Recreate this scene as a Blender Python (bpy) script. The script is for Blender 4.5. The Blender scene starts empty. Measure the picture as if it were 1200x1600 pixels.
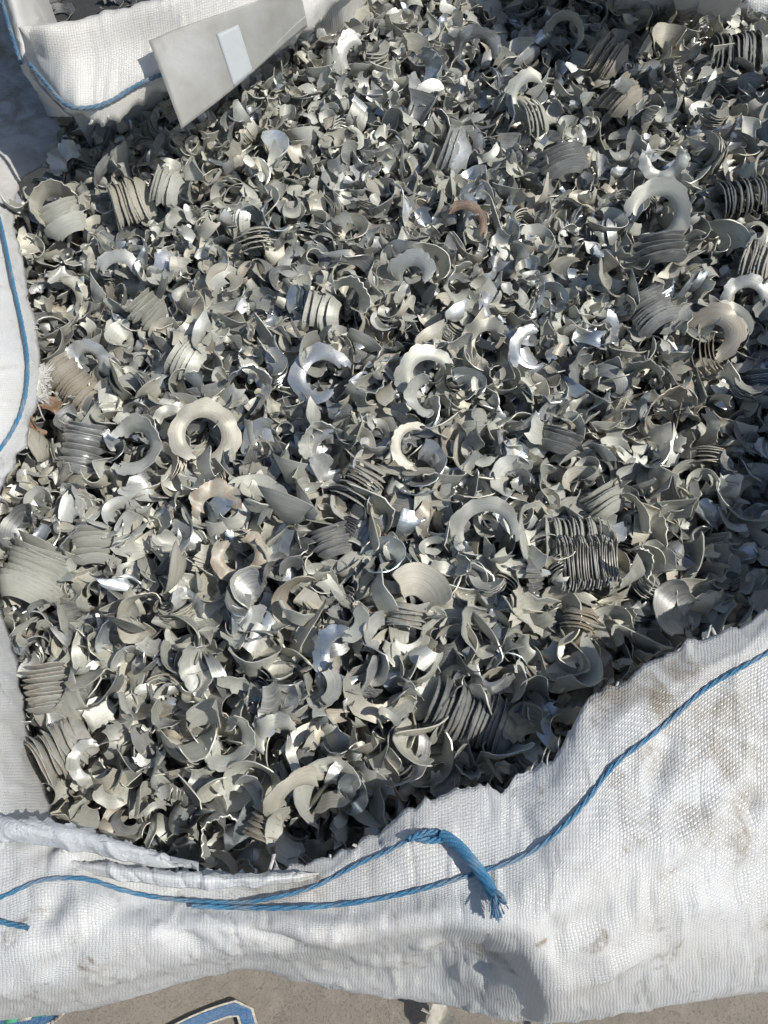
import bpy, math, random
import numpy as np
from mathutils import Vector, Matrix, noise as mnoise

random.seed(7)
rng = np.random.default_rng(11)
sc = bpy.context.scene
col = sc.collection
PI = math.pi

# ------------------------------------------------------------------ camera
TILT = math.radians(27.0)          # off the vertical
CAM = Vector((0.0, 0.0, 1.60))     # held at chest height over the bag
FPX = 1256.0
cam = bpy.data.cameras.new('camera')
cam.sensor_fit = 'VERTICAL'
cam.angle = 2 * math.atan(800 / FPX)
cam.clip_start = 0.02
cam.clip_end = 200
camo = bpy.data.objects.new('camera', cam)
camo.location = CAM
camo.rotation_euler = (TILT, 0, 0)
col.objects.link(camo)
sc.camera = camo

# ------------------------------------------------------------------ sky, sun, exposure
SUN_DIR = Vector((0.66, -0.20, 0.84)).normalized()      # towards the sun
elev = math.asin(SUN_DIR.z)
azim = math.atan2(SUN_DIR.x, SUN_DIR.y)
w = bpy.data.worlds.new('World')
sc.world = w
w.use_nodes = True
nt = w.node_tree
nt.nodes.clear()
sky = nt.nodes.new('ShaderNodeTexSky')
sky.sky_type = 'NISHITA'
sky.sun_disc = False
sky.sun_elevation = elev
sky.sun_rotation = azim
bg = nt.nodes.new('ShaderNodeBackground')
bg.inputs['Strength'].default_value = 0.095
wo = nt.nodes.new('ShaderNodeOutputWorld')
nt.links.new(sky.outputs[0], bg.inputs[0])
nt.links.new(bg.outputs[0], wo.inputs[0])
sl = bpy.data.lights.new('sun', 'SUN')
sl.energy = 4.0
sl.angle = math.radians(0.55)
sl.color = (1.0, 0.97, 0.90)
slo = bpy.data.objects.new('sun', sl)
slo.rotation_euler = SUN_DIR.to_track_quat('Z', 'Y').to_euler()
slo.location = (3, -1, 5)
col.objects.link(slo)
vs = sc.view_settings
vs.view_transform = 'Standard'
vs.look = 'None'
vs.gamma = 1
vs.exposure = 0.0
vs.use_curve_mapping = False
cy = sc.cycles
cy.max_bounces = 4
cy.use_adaptive_sampling = True
cy.adaptive_threshold = 0.04
cy.adaptive_min_samples = 12
cy.diffuse_bounces = 3
cy.glossy_bounces = 3
cy.transmission_bounces = 3
cy.transparent_max_bounces = 6

# ------------------------------------------------------------------ helpers
F_ = Vector((0, math.sin(TILT), -math.cos(TILT)))
U_ = Vector((0, math.cos(TILT), math.sin(TILT)))


def at(x, y, z):
    """the point at height z that stands at photo position x, y"""
    d = Vector((1, 0, 0)) * ((x - 600) / FPX) + U_ * ((800 - y) / FPX) + F_
    return CAM + d * ((z - CAM.z) / d.z)


def pix(p):
    q = Vector(p) - CAM
    dep = q.dot(F_)
    return 600 + FPX * q.x / dep, 800 - FPX * q.dot(U_) / dep, dep


def sstep(a, b, x):
    t = np.clip((x - a) / (b - a), 0, 1)
    return t * t * (3 - 2 * t)


def fill_z(x, y):
    """height of the heap of chips in the bag"""
    z = 0.745 + 0.085 * sstep(0.45, 1.15, y)
    z = z - 0.055 * sstep(0.40, 0.12, y - 0.42 * x + 0.06) * sstep(-0.12, 0.10, x)
    z = z - 0.02 * sstep(0.16, 0.06, y)
    z = z - 0.03 * sstep(0.85, 1.05, y) * sstep(-0.25, -0.42, x)
    z = z + 0.012 * np.sin(7.1 * x + 3.0 * y) + 0.010 * np.sin(11.0 * y - 5.3 * x + 1.0)
    return z


def new_obj(name, me, parent=None, mat=None):
    o = bpy.data.objects.new(name, me)
    col.objects.link(o)
    if parent is not None:
        o.parent = parent
    if mat is not None and me is not None and not me.materials:
        me.materials.append(mat)
    return o


def empty(name, loc=(0, 0, 0)):
    o = bpy.data.objects.new(name, None)
    o.empty_display_size = 0.02
    o.location = loc
    col.objects.link(o)
    return o


def tag(o, label=None, cat=None, group=None, kind=None):
    for k, v in (('label', label), ('category', cat), ('group', group), ('kind', kind)):
        if v:
            o[k] = v
    return o


def quad_mesh(name, V, Q, smooth=True, uv=None, attrs=None):
    V = np.asarray(V, dtype=np.float32)
    Q = np.asarray(Q, dtype=np.int32)
    me = bpy.data.meshes.new(name)
    me.vertices.add(len(V))
    me.vertices.foreach_set('co', V.ravel())
    me.loops.add(Q.size)
    me.loops.foreach_set('vertex_index', Q.ravel())
    me.polygons.add(len(Q))
    me.polygons.foreach_set('loop_start', np.arange(len(Q), dtype=np.int32) * 4)
    me.polygons.foreach_set('use_smooth', np.full(len(Q), smooth))
    if uv is not None:
        l = me.uv_layers.new(name='uv')
        l.data.foreach_set('uv', np.asarray(uv, dtype=np.float32)[Q.ravel()].ravel())
    for k, a in (attrs or {}).items():
        at_ = me.attributes.new(k, 'FLOAT', 'POINT')
        at_.data.foreach_set('value', np.asarray(a, dtype=np.float32))
    me.update(calc_edges=True)
    me.validate()
    return me


# ------------------------------------------------------------------ materials
class NT:
    def __init__(self, name):
        self.m = bpy.data.materials.new(name)
        self.m.use_nodes = True
        self.t = self.m.node_tree
        self.t.nodes.clear()
        self.out = self.n('ShaderNodeOutputMaterial')

    def n(self, typ, **kw):
        nd = self.t.nodes.new(typ)
        for k, v in kw.items():
            if hasattr(nd, k):
                setattr(nd, k, v)
            else:
                nd.inputs[k].default_value = v
        return nd

    def l(self, a, b):
        self.t.links.new(a, b)

    def val(self, nd, key, x):
        if hasattr(x, 'is_output'):
            self.l(x, nd.inputs[key])
        else:
            nd.inputs[key].default_value = x

    def math(self, op, a, b=None, c=None, clamp=False):
        nd = self.n('ShaderNodeMath', operation=op, use_clamp=clamp)
        for i, x in enumerate((a, b, c)):
            if x is not None:
                self.val(nd, i, x)
        return nd.outputs[0]

    def mix(self, f, a, b, blend='MIX'):
        nd = self.n('ShaderNodeMix', data_type='RGBA', blend_type=blend)
        self.val(nd, 0, f)
        self.val(nd, 6, a if hasattr(a, 'is_output') else (*a, 1))
        self.val(nd, 7, b if hasattr(b, 'is_output') else (*b, 1))
        return nd.outputs[2]

    def noise(self, vec, scale, detail=3, rough=0.55, dist=0):
        nd = self.n('ShaderNodeTexNoise')
        if vec is not None:
            self.l(vec, nd.inputs['Vector'])
        nd.inputs['Scale'].default_value = scale
        nd.inputs['Detail'].default_value = detail
        nd.inputs['Roughness'].default_value = rough
        nd.inputs['Distortion'].default_value = dist
        return nd.outputs['Fac']

    def ramp(self, f, stops, interp='LINEAR'):
        nd = self.n('ShaderNodeValToRGB')
        cr = nd.color_ramp
        cr.interpolation = interp
        while len(cr.elements) < len(stops):
            cr.elements.new(0.5)
        for e, (p, c) in zip(cr.elements, stops):
            e.position = p
            e.color = (c, c, c, 1) if isinstance(c, (int, float)) else (*c, 1)
        self.l(f, nd.inputs[0])
        return nd.outputs[0]

    def bump(self, h, strength, dist, normal=None):
        nd = self.n('ShaderNodeBump')
        nd.inputs['Strength'].default_value = strength
        nd.inputs['Distance'].default_value = dist
        self.l(h, nd.inputs['Height'])
        if normal is not None:
            self.l(normal, nd.inputs['Normal'])
        return nd.outputs[0]


# colour, metallic, roughness of each look the chips take
LOOK = {
    'dull':   ((0.475, 0.474, 0.408), 0.32, 0.48),
    'tan':    ((0.500, 0.468, 0.374), 0.28, 0.50),
    'pale':   ((0.600, 0.602, 0.545), 0.40, 0.40),
    'silver': ((0.760, 0.770, 0.755), 0.76, 0.29),
    'blue':   ((0.500, 0.555, 0.595), 0.85, 0.30),
    'dark':   ((0.235, 0.240, 0.236), 0.55, 0.40),
    'rust':   ((0.165, 0.088, 0.046), 0.15, 0.66),
    'brown':  ((0.390, 0.335, 0.258), 0.34, 0.48),
    'shade_dark':   ((0.060, 0.060, 0.058), 0.10, 0.65),  # shade put into the base colour, for chips behind the flap
}
STOPS = [(0.0, 'dull'), (0.38, 'tan'), (0.54, 'pale'), (0.67, 'dark'), (0.82, 'silver'), (0.905, 'blue'), (0.965, 'brown')]


def look_of(v):
    k = 'dull'
    for p, n in STOPS:
        if v >= p:
            k = n
    return k


def metal(name, look=None, rust=0.0):
    N = NT(name)
    tc = N.n('ShaderNodeTexCoord')
    geo = N.n('ShaderNodeNewGeometry')
    P = geo.outputs['Position']
    uvv = N.n('ShaderNodeUVMap', uv_map='uv').outputs[0]
    oi = N.n('ShaderNodeObjectInfo')
    at_ = N.n('ShaderNodeAttribute', attribute_name='tint')
    if look is None:
        sep = N.n('ShaderNodeSeparateColor')
        N.l(oi.outputs['Color'], sep.inputs[0])
        v = N.math('FRACT', N.math('ADD', sep.outputs[0], at_.outputs['Fac']))
        base = N.ramp(v, [(p, LOOK[k][0]) for p, k in STOPS], 'CONSTANT')
        met = N.ramp(v, [(p, LOOK[k][1]) for p, k in STOPS], 'CONSTANT')
        rou = N.ramp(v, [(p, LOOK[k][2]) for p, k in STOPS], 'CONSTANT')
        r2 = N.math('FRACT', N.math('MULTIPLY', v, 91.7))
        bright = N.math('MULTIPLY_ADD', r2, 0.62, 0.62)
        cmb = N.n('ShaderNodeCombineColor')
        for i in range(3):
            N.l(bright, cmb.inputs[i])
        base = N.mix(1.0, base, cmb.outputs[0], 'MULTIPLY')
    else:
        c, m_, r_ = LOOK[look]
        if look in ('pale', 'tan', 'silver'):
            c = tuple(0.88 * x for x in c)
        base = N.n('ShaderNodeRGB').outputs[0]
        base.default_value = (*c, 1)
        met = N.math('ADD', m_, 0.0)
        rou = N.math('ADD', r_, 0.0)
    # patches of grey oxide and dust, fine speckle, streaks that run along the arc
    n1 = N.noise(P, 42, 3, 0.6, 0.5)
    n2 = N.noise(P, 300, 2, 0.6)
    patch = N.ramp(n1, [(0.42, 0.0), (0.70, 1.0)])
    base = N.mix(N.math('MULTIPLY', patch, 0.08 if look in ('rust', 'shade_dark') else 0.42), base, (0.415, 0.41, 0.36))
    base = N.mix(N.math('MULTIPLY', N.ramp(n2, [(0.32, 1.0), (0.55, 0.0)]), 0.14), base, (0.26, 0.26, 0.25))
    mp = N.n('ShaderNodeMapping')
    N.l(uvv, mp.inputs[0])
    mp.inputs['Scale'].default_value = (25, 900, 1)
    st = N.noise(mp.outputs[0], 1.0, 2, 0.6)
    base = N.mix(N.math('MULTIPLY', N.ramp(st, [(0.42, 0.0), (0.62, 1.0)]), 0.26), base, (0.64, 0.63, 0.59))
    base = N.mix(N.math('MULTIPLY', N.ramp(st, [(0.30, 1.0), (0.44, 0.0)]), 0.25), base, (0.22, 0.21, 0.19))
    # rust in blots
    if rust > 0:
        nr = N.math('ADD', N.math('MULTIPLY', N.noise(P, 110, 4, 0.7, 0.4), 0.65), N.math('MULTIPLY', st, 0.38))
        rf = N.ramp(nr, [(max(0.05, 0.62 - 0.34 * rust), 0.0), (0.84 - 0.30 * rust, 1.0)])
        base = N.mix(N.math('MULTIPLY', rf, 0.80), base, (0.285, 0.140, 0.050))
        met = N.math('MULTIPLY', met, N.math('SUBTRACT', 1.0, rf))
    else:
        rf = N.ramp(n1, [(0.62, 0.0), (0.76, 1.0)])
        base = N.mix(N.math('MULTIPLY', rf, 0.32), base, (0.30, 0.21, 0.135))
    met = N.math('MULTIPLY', met, N.math('MULTIPLY_ADD', patch, -0.45, 1.0))
    rou = N.math('ADD', rou, N.math('MULTIPLY_ADD', n2, 0.20, -0.07), clamp=True)
    h = N.math('ADD', N.math('MULTIPLY', st, 0.9), n2)
    nm = N.bump(h, 0.16, 0.0009)
    b = N.n('ShaderNodeBsdfPrincipled')
    N.l(base, b.inputs['Base Color'])
    N.l(met, b.inputs['Metallic'])
    N.l(rou, b.inputs['Roughness'])
    N.l(nm, b.inputs['Normal'])
    N.l(b.outputs[0], N.out.inputs[0])
    return N.m


M_CHIP = metal('chip_metal')
M_LOOK = {k: metal('chip_' + k, k) for k in LOOK}
M_LOOK['tanrust'] = metal('chip_tan_rusted', 'tan', 0.50)
M_LOOK['palerust'] = metal('chip_pale_rusted', 'pale', 0.38)
M_LOOK['rustred'] = metal('chip_red_rust', 'rust', 0.6)


def woven(name, base=(0.80, 0.81, 0.805), dirt=1.0, tape=0.0032, stain=1.0):
    """white woven tape cloth: interlaced flat tapes, dirt in the gaps, brown stains"""
    N = NT(name)
    uvv = N.n('ShaderNodeUVMap', uv_map='uv').outputs[0]
    P = N.n('ShaderNodeNewGeometry').outputs['Position']
    wob = N.n('ShaderNodeTexNoise')
    N.l(uvv, wob.inputs['Vector'])
    wob.inputs['Scale'].default_value = 45
    wob.inputs['Detail'].default_value = 2
    wsub = N.n('ShaderNodeVectorMath', operation='MULTIPLY_ADD')
    N.l(wob.outputs['Color'], wsub.inputs[0])
    wsub.inputs[1].default_value = (0.0040, 0.0040, 0)
    N.l(uvv, wsub.inputs[2])
    sx = N.n('ShaderNodeSeparateXYZ')
    N.l(wsub.outputs[0], sx.inputs[0])
    u = N.math('DIVIDE', sx.outputs[0], tape)
    v = N.math('DIVIDE', sx.outputs[1], tape * 0.72)
    su = N.math('ABSOLUTE', N.math('SINE', N.math('MULTIPLY', u, PI)))
    sv = N.math('ABSOLUTE', N.math('SINE', N.math('MULTIPLY', v, PI)))
    par = N.math('MODULO', N.math('ABSOLUTE', N.math('ADD', N.math('FLOOR', u), N.math('FLOOR', v))), 2.0)
    par = N.math('GREATER_THAN', par, 0.5)
    # raised tape in each cell: rounded along its run, flat across
    ha = N.math('MULTIPLY', su, N.math('POWER', sv, 0.35))
    hb = N.math('MULTIPLY', sv, N.math('POWER', su, 0.35))
    ha = N.math('MULTIPLY', ha, 0.75)
    h = N.math('ADD', N.math('MULTIPLY', par, hb), N.math('MULTIPLY', N.math('SUBTRACT', 1.0, par), ha))
    tw = N.n('ShaderNodeTexWhiteNoise', noise_dimensions='2D')
    cmb = N.n('ShaderNodeCombineXYZ')
    N.l(N.math('FLOOR', u), cmb.inputs[0])
    N.l(N.math('FLOOR', v), cmb.inputs[1])
    N.l(cmb.outputs[0], tw.inputs['Vector'])
    h2 = N.math('MULTIPLY', h, N.math('MULTIPLY_ADD', tw.outputs['Value'], 0.45, 0.75))
    n1 = N.noise(P, 7, 4, 0.6)
    n2 = N.noise(P, 24, 5, 0.65, 0.5)
    n3 = N.noise(P, 130, 3, 0.6)
    c = N.mix(N.math('MULTIPLY', tw.outputs['Value'], 0.20), base, (0.72, 0.73, 0.735))
    grime = N.ramp(n1, [(0.38, 0.0), (0.72, 1.0)])
    c = N.mix(N.math('MULTIPLY', grime, 0.30 * dirt), c, (0.62, 0.55, 0.45))
    gap = N.math('SUBTRACT', 1.0, N.ramp(h, [(0.05, 0.0), (0.32, 1.0)]))
    c = N.mix(N.math('MULTIPLY', gap, N.math('MULTIPLY_ADD', grime, 0.25, 0.10)), c, (0.34, 0.32, 0.28))
    blot = N.math('MULTIPLY', N.ramp(n2, [(0.585, 0.0), (0.70, 1.0)]), N.ramp(n3, [(0.40, 0.15), (0.62, 1.0)]))
    c = N.mix(N.math('MULTIPLY', blot, 0.75 * stain), c, (0.27, 0.205, 0.135))
    att = N.n('ShaderNodeAttribute', attribute_name='soil_shade')
    sl_ = N.math('MULTIPLY', att.outputs['Fac'], N.ramp(n2, [(0.42, 0.12), (0.62, 1.0)]))
    sl_ = N.math('MULTIPLY', sl_, N.math('MULTIPLY_ADD', gap, 0.6, 0.95), clamp=True)
    c = N.mix(sl_, c, (0.33, 0.275, 0.205))
    nm = N.bump(h2, 0.52, 0.0009)
    b = N.n('ShaderNodeBsdfPrincipled')
    N.l(c, b.inputs['Base Color'])
    b.inputs['Roughness'].default_value = 0.32
    b.inputs['Specular IOR Level'].default_value = 0.5
    N.l(nm, b.inputs['Normal'])
    tr = N.n('ShaderNodeBsdfTranslucent')
    N.l(c, tr.inputs[0])
    mx = N.n('ShaderNodeMixShader')
    mx.inputs[0].default_value = 0.24
    N.l(b.outputs[0], mx.inputs[1])
    N.l(tr.outputs[0], mx.inputs[2])
    N.l(mx.outputs[0], N.out.inputs[0])
    return N.m


M_WOVEN = woven('woven_white')
M_WOVEN_WARM = woven('woven_warm', (0.83, 0.815, 0.78), 1.2, stain=0.4)


def simple(name, c, rough=0.6, c2=None, scale=60, bump=0.3, bdist=0.001, transl=0.0, transp=0.0, spec=0.5):
    N = NT(name)
    P = N.n('ShaderNodeNewGeometry').outputs['Position']
    n1 = N.noise(P, scale, 4, 0.6)
    n2 = N.noise(P, scale * 7, 3, 0.6)
    c2 = c2 or tuple(x * 0.7 for x in c)
    cc = N.mix(N.ramp(n1, [(0.35, 0.0), (0.68, 1.0)]), c, c2)
    b = N.n('ShaderNodeBsdfPrincipled')
    N.l(cc, b.inputs['Base Color'])
    b.inputs['Roughness'].default_value = rough
    b.inputs['Specular IOR Level'].default_value = spec
    N.l(N.bump(N.math('ADD', n1, N.math('MULTIPLY', n2, 0.5)), bump, bdist), b.inputs['Normal'])
    sh = b.outputs[0]
    if transl:
        t = N.n('ShaderNodeBsdfTranslucent')
        N.l(cc, t.inputs[0])
        m = N.n('ShaderNodeMixShader')
        m.inputs[0].default_value = transl
        N.l(sh, m.inputs[1])
        N.l(t.outputs[0], m.inputs[2])
        sh = m.outputs[0]
    if transp:
        t = N.n('ShaderNodeBsdfTransparent')
        m = N.n('ShaderNodeMixShader')
        m.inputs[0].default_value = transp
        N.l(sh, m.inputs[1])
        N.l(t.outputs[0], m.inputs[2])
        sh = m.outputs[0]
    N.l(sh, N.out.inputs[0])
    return N.m


def cord_mat(name, c, c2):
    N = NT(name)
    uvv = N.n('ShaderNodeUVMap', uv_map='uv').outputs[0]
    P = N.n('ShaderNodeNewGeometry').outputs['Position']
    mp = N.n('ShaderNodeMapping')
    N.l(uvv, mp.inputs[0])
    mp.inputs['Scale'].default_value = (60, 9, 1)
    n1 = N.noise(mp.outputs[0], 1.0, 3, 0.6)
    n2 = N.noise(P, 40, 3, 0.6)
    cc = N.mix(N.ramp(n1, [(0.35, 0.0), (0.65, 1.0)]), c, c2)
    cc = N.mix(N.math('MULTIPLY', N.ramp(n2, [(0.45, 0.0), (0.68, 1.0)]), 0.6), cc, (0.34, 0.36, 0.37))
    b = N.n('ShaderNodeBsdfPrincipled')
    N.l(cc, b.inputs['Base Color'])
    b.inputs['Roughness'].default_value = 0.38
    N.l(N.bump(n1, 0.7, 0.0008), b.inputs['Normal'])
    N.l(b.outputs[0], N.out.inputs[0])
    return N.m


M_CORD = cord_mat('cord_blue', (0.030, 0.155, 0.300), (0.085, 0.260, 0.420))
M_CORD_OLD = cord_mat('cord_faded', (0.060, 0.150, 0.250), (0.110, 0.210, 0.310))
M_LINER = simple('liner_film', (0.82, 0.84, 0.85), 0.30, (0.72, 0.74, 0.76), 60, 0.9, 0.004, 0.35, 0.12)
M_FILM = simple('grey_film', (0.56, 0.565, 0.55), 0.45, (0.43, 0.41, 0.365), 16, 0.35, 0.004, 0.30, 0.24, spec=0.35)
M_STICK = simple('sticker_white', (0.66, 0.69, 0.70), 0.5, (0.58, 0.61, 0.62), 20, 0.05, 0.001, 0.2, 0.15)
M_TAPE = simple('frayed_tape', (0.80, 0.79, 0.75), 0.45, (0.66, 0.63, 0.56), 80, 0.2, 0.001, 0.2)
M_STRAP_B = woven('strap_blue', (0.035, 0.17, 0.38), 0.35, tape=0.0026, stain=0.3)
M_STRAP_W = simple('strap_white', (0.66, 0.61, 0.52), 0.6, (0.42, 0.37, 0.30), 200, 0.8, 0.001)
M_STRAP_G = simple('strap_green', (0.10, 0.42, 0.24), 0.6, (0.06, 0.30, 0.16), 200, 0.5, 0.001)
M_SCRAP = simple('clear_scrap', (0.66, 0.63, 0.56), 0.3, (0.50, 0.46, 0.38), 90, 0.5, 0.002, 0.2, 0.2)


def ground_mat(name, c, c2, c3):
    N = NT(name)
    P = N.n('ShaderNodeNewGeometry').outputs['Position']
    n1 = N.noise(P, 3.5, 5, 0.6, 0.4)
    n2 = N.noise(P, 28, 5, 0.65)
    n3 = N.noise(P, 240, 3, 0.6)
    cc = N.mix(N.ramp(n1, [(0.35, 0.0), (0.65, 1.0)]), c, c2)
    cc = N.mix(N.math('MULTIPLY', N.ramp(n2, [(0.48, 0.0), (0.70, 1.0)]), 0.6), cc, c3)
    cc = N.mix(N.math('MULTIPLY', N.ramp(n3, [(0.56, 0.0), (0.66, 1.0)]), 0.6), cc, tuple(x * 0.4 for x in c))
    n4 = N.noise(P, 2.2, 6, 0.7, 1.5)
    crack = N.ramp(N.math('ABSOLUTE', N.math('SUBTRACT', n4, 0.5)), [(0.0, 1.0), (0.004, 0.0)])
    cc = N.mix(N.math('MULTIPLY', crack, 0.5), cc, tuple(x * 0.3 for x in c))
    b = N.n('ShaderNodeBsdfPrincipled')
    N.l(cc, b.inputs['Base Color'])
    b.inputs['Roughness'].default_value = 0.85
    N.l(N.bump(N.math('ADD', n2, N.math('MULTIPLY', n3, 0.5)), 0.6, 0.004), b.inputs['Normal'])
    N.l(b.outputs[0], N.out.inputs[0])
    return N.m


M_CONC = ground_mat('concrete_brown', (0.255, 0.222, 0.182), (0.200, 0.175, 0.145), (0.310, 0.275, 0.230))
M_SHADE_GROUND = ground_mat('ground_painted_shade', (0.040, 0.041, 0.040), (0.055, 0.052, 0.046), (0.075, 0.068, 0.056))  # near-black colours hold the shade of the ground behind the bag


# ------------------------------------------------------------------ the ground
def slab(name, x0, x1, y0, y1, z, n, mat):
    xs = np.linspace(x0, x1, n)
    ys = np.linspace(y0, y1, n)
    X, Y = np.meshgrid(xs, ys, indexing='ij')
    Z = np.full_like(X, z) + 0.002 * np.sin(X * 5.1 + 2) * np.sin(Y * 4.3)
    V = np.stack([X, Y, Z], -1).reshape(-1, 3)
    i = np.arange(n * n).reshape(n, n)
    Q = np.stack([i[:-1, :-1], i[1:, :-1], i[1:, 1:], i[:-1, 1:]], -1).reshape(-1, 4)
    o = new_obj(name, quad_mesh(name, V, Q), None, mat)
    o['kind'] = 'structure'
    return o


slab('ground', -12, 12, -9, 15, 0.0, 60, M_CONC)
slab('shaded_ground', -12, 12, 1.05, 14.5, 0.008, 60, M_SHADE_GROUND)  # dark sheet over the ground, its colour stands in for shade

# ------------------------------------------------------------------ the bulk bag
bag = empty('bulk_bag', (0, 0.6, 0))
tag(bag, 'large open white woven bulk bag filled with shredded metal chips', 'bulk bag')
BAGM = Matrix.Translation((0, 0.6, 0)).inverted()


def pchip(xs, ys, q):
    """smooth interpolation through the points, Catmull-Rom tangents on uneven keys"""
    xs = np.asarray(xs, float)
    ys = np.asarray(ys, float)
    q = np.clip(q, xs[0], xs[-1])
    m = np.gradient(ys, xs, axis=0)
    k = np.clip(np.searchsorted(xs, q) - 1, 0, len(xs) - 2)
    h = (xs[k + 1] - xs[k])[:, None]
    t = ((q - xs[k])[:, None]) / h
    t2, t3 = t * t, t ** 3
    return ((2 * t3 - 3 * t2 + 1) * ys[k] + (t3 - 2 * t2 + t) * h * m[k]
            + (-2 * t3 + 3 * t2) * ys[k + 1] + (t3 - t2) * h * m[k + 1])


def fbm(p, octv=4):
    return mnoise.fractal(Vector(p), 0.9, 2.1, octv)


def rows_to_panel(name, rows, key, k0, k1, nu, nv, mat, jag=0.004, wr=0.0030, seed=0, thick=0.0012,
                  drop=None, soil_shade=None, vpos=None, extra=None, parent=None):
    """cloth through rows of points; each row a list of (photo x, photo y, height); key 0: rows run along x, 1: along y"""
    q = np.linspace(k0, k1, nu)
    R = []
    for r in rows:
        r = sorted(r, key=lambda t: t[key])
        ks = [t[key] for t in r]
        W = np.array([list(at(*t)) for t in r])
        R.append(pchip(ks, W, q))
    for (dx, dy, z) in (drop or []):
        b = R[-1].copy() if z is not None else R[-1]
        b[:, 0] += dx
        b[:, 1] += dy
        b[:, 2] = z
        R.append(b)
    R = np.stack(R)                                   # rows x nu x 3
    nr = len(R)
    vp = np.array(vpos if vpos else np.arange(nr), float)
    qv = np.linspace(vp[0], vp[-1], nv)
    G = pchip(vp, R.reshape(nr, -1), qv).reshape(nv, nu, 3)
    # ragged cut edge
    dirv = G[3] - G[0]
    dirv /= np.linalg.norm(dirv, axis=1, keepdims=True) + 1e-9
    rg = np.random.default_rng(seed + 5)
    jn = np.array([fbm((c * 0.11 + seed * 9.1, 3.3, 0), 3) for c in range(nu)])
    j2 = np.array([abs(fbm((c * 0.085 + seed * 4.7, 8.8, 0), 2)) for c in range(nu)])
    jn = 0.7 * jn + 0.35 * rg.random(nu) + 2.4 * j2
    for i in range(6):
        G[i] += dirv * (jag * jn * (1 - i / 6.0))[:, None]
    # arc lengths give cloth coordinates in metres
    dv = np.linalg.norm(np.diff(G, axis=0), axis=2).mean(1)
    v = np.concatenate([[0], np.cumsum(dv)])
    mid = G[min(nv - 1, nv // 3)]
    du = np.linalg.norm(np.diff(mid, axis=0), axis=1)
    u = np.concatenate([[0], np.cumsum(du)])
    # creases
    tu = np.gradient(G, axis=1)
    tv = np.gradient(G, axis=0)
    nrm = np.cross(tu, tv)
    nrm /= np.linalg.norm(nrm, axis=2, keepdims=True) + 1e-9
    if nrm[:, :, 2].mean() < 0:
        nrm = -nrm
    H = np.zeros((nv, nu))
    for i in range(nv):
        for j in range(nu):
            a, b = u[j], v[i]
            d = fbm((a * 5 + seed, b * 8, seed * 3.1), 2) * 0.55
            rr = fbm((a * 11 + b * 9 + seed, b * 12 - a * 6, 2.0 + seed), 2)
            d += max(0.0, 1 - abs(rr) / 0.13) ** 1.2 * 0.80
            r3 = fbm((a * 15 - b * 14 + seed, b * 10 + a * 9, 7.0 + seed), 2)
            d -= max(0.0, 1 - abs(r3) / 0.10) ** 1.1 * 0.50
            d += fbm((a * 55, b * 55, seed), 2) * 0.07
            H[i, j] = d * wr
    G = G + nrm * H[:, :, None]
    if extra is not None:
        G = extra(G, nrm, u, v)
    V = G.reshape(-1, 3) - np.array([0, 0.6, 0])
    idx = np.arange(nv * nu).reshape(nv, nu)
    Q = np.stack([idx[:-1, :-1], idx[:-1, 1:], idx[1:, 1:], idx[1:, :-1]], -1).reshape(-1, 4)
    U, Vv = np.meshgrid(u, v)
    uv = np.stack([U, Vv], -1).reshape(-1, 2)
    so = np.zeros(nv * nu)
    if soil_shade:
        W = G.reshape(-1, 3)
        for (sx, sy, sz, sr, amt) in soil_shade:
            c = np.array(at(sx, sy, sz))
            d = np.linalg.norm(W - c, axis=1)
            so = np.maximum(so, amt * np.exp(-(d / sr) ** 2))
    me = quad_mesh(name, V, Q, True, uv, {'soil_shade': so})
    o = new_obj(name, me, parent or bag, mat)
    md = o.modifiers.new('thickness', 'SOLIDIFY')
    md.thickness = thick
    md.offset = 0
    return o, G, nrm, q, qv


def fray(name, G, nrm, parent, mat, n, seed, lmin=0.006, lmax=0.02):
    """loose tapes at the cut edge of the cloth"""
    rg = np.random.default_rng(seed)
    V, Q = [], []
    nu = G.shape[1]
    for k in range(n):
        j = int(rg.integers(2, nu - 3))
        if mnoise.noise(Vector((j * 0.06, seed * 3.7, 0))) < 0.02 and rg.random() < 0.85:
            continue
        p = G[1, j]
        out = G[0, j] - G[4, j]
        out /= np.linalg.norm(out) + 1e-9
        al = G[0, j + 1] - G[0, j - 1]
        al /= np.linalg.norm(al) + 1e-9
        L = lmin + (lmax - lmin) * rg.random() ** 2.5
        wd = rg.uniform(0.0008, 0.0017)
        sk = rg.normal(0, 0.35)
        up = nrm[0, j]
        cur = rg.normal(0, 0.4)
        b = len(V)
        for s in range(5):
            f = s / 4
            c = p + out * L * f + al * L * (sk * f + cur * f * f) + up * L * (0.05 + rg.normal(0, 0.07)) * f
            V.append(c - al * wd - np.array([0, 0.6, 0]))
            V.append(c + al * wd - np.array([0, 0.6, 0]))
        for s in range(4):
            Q.append([b + 2 * s, b + 2 * s + 1, b + 2 * s + 3, b + 2 * s + 2])
    o = new_obj(name, quad_mesh(name, V, Q), parent, mat)
    o['kind'] = 'stuff'
    md = o.modifiers.new('thickness', 'SOLIDIFY')
    md.thickness = 0.0003
    return o


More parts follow.
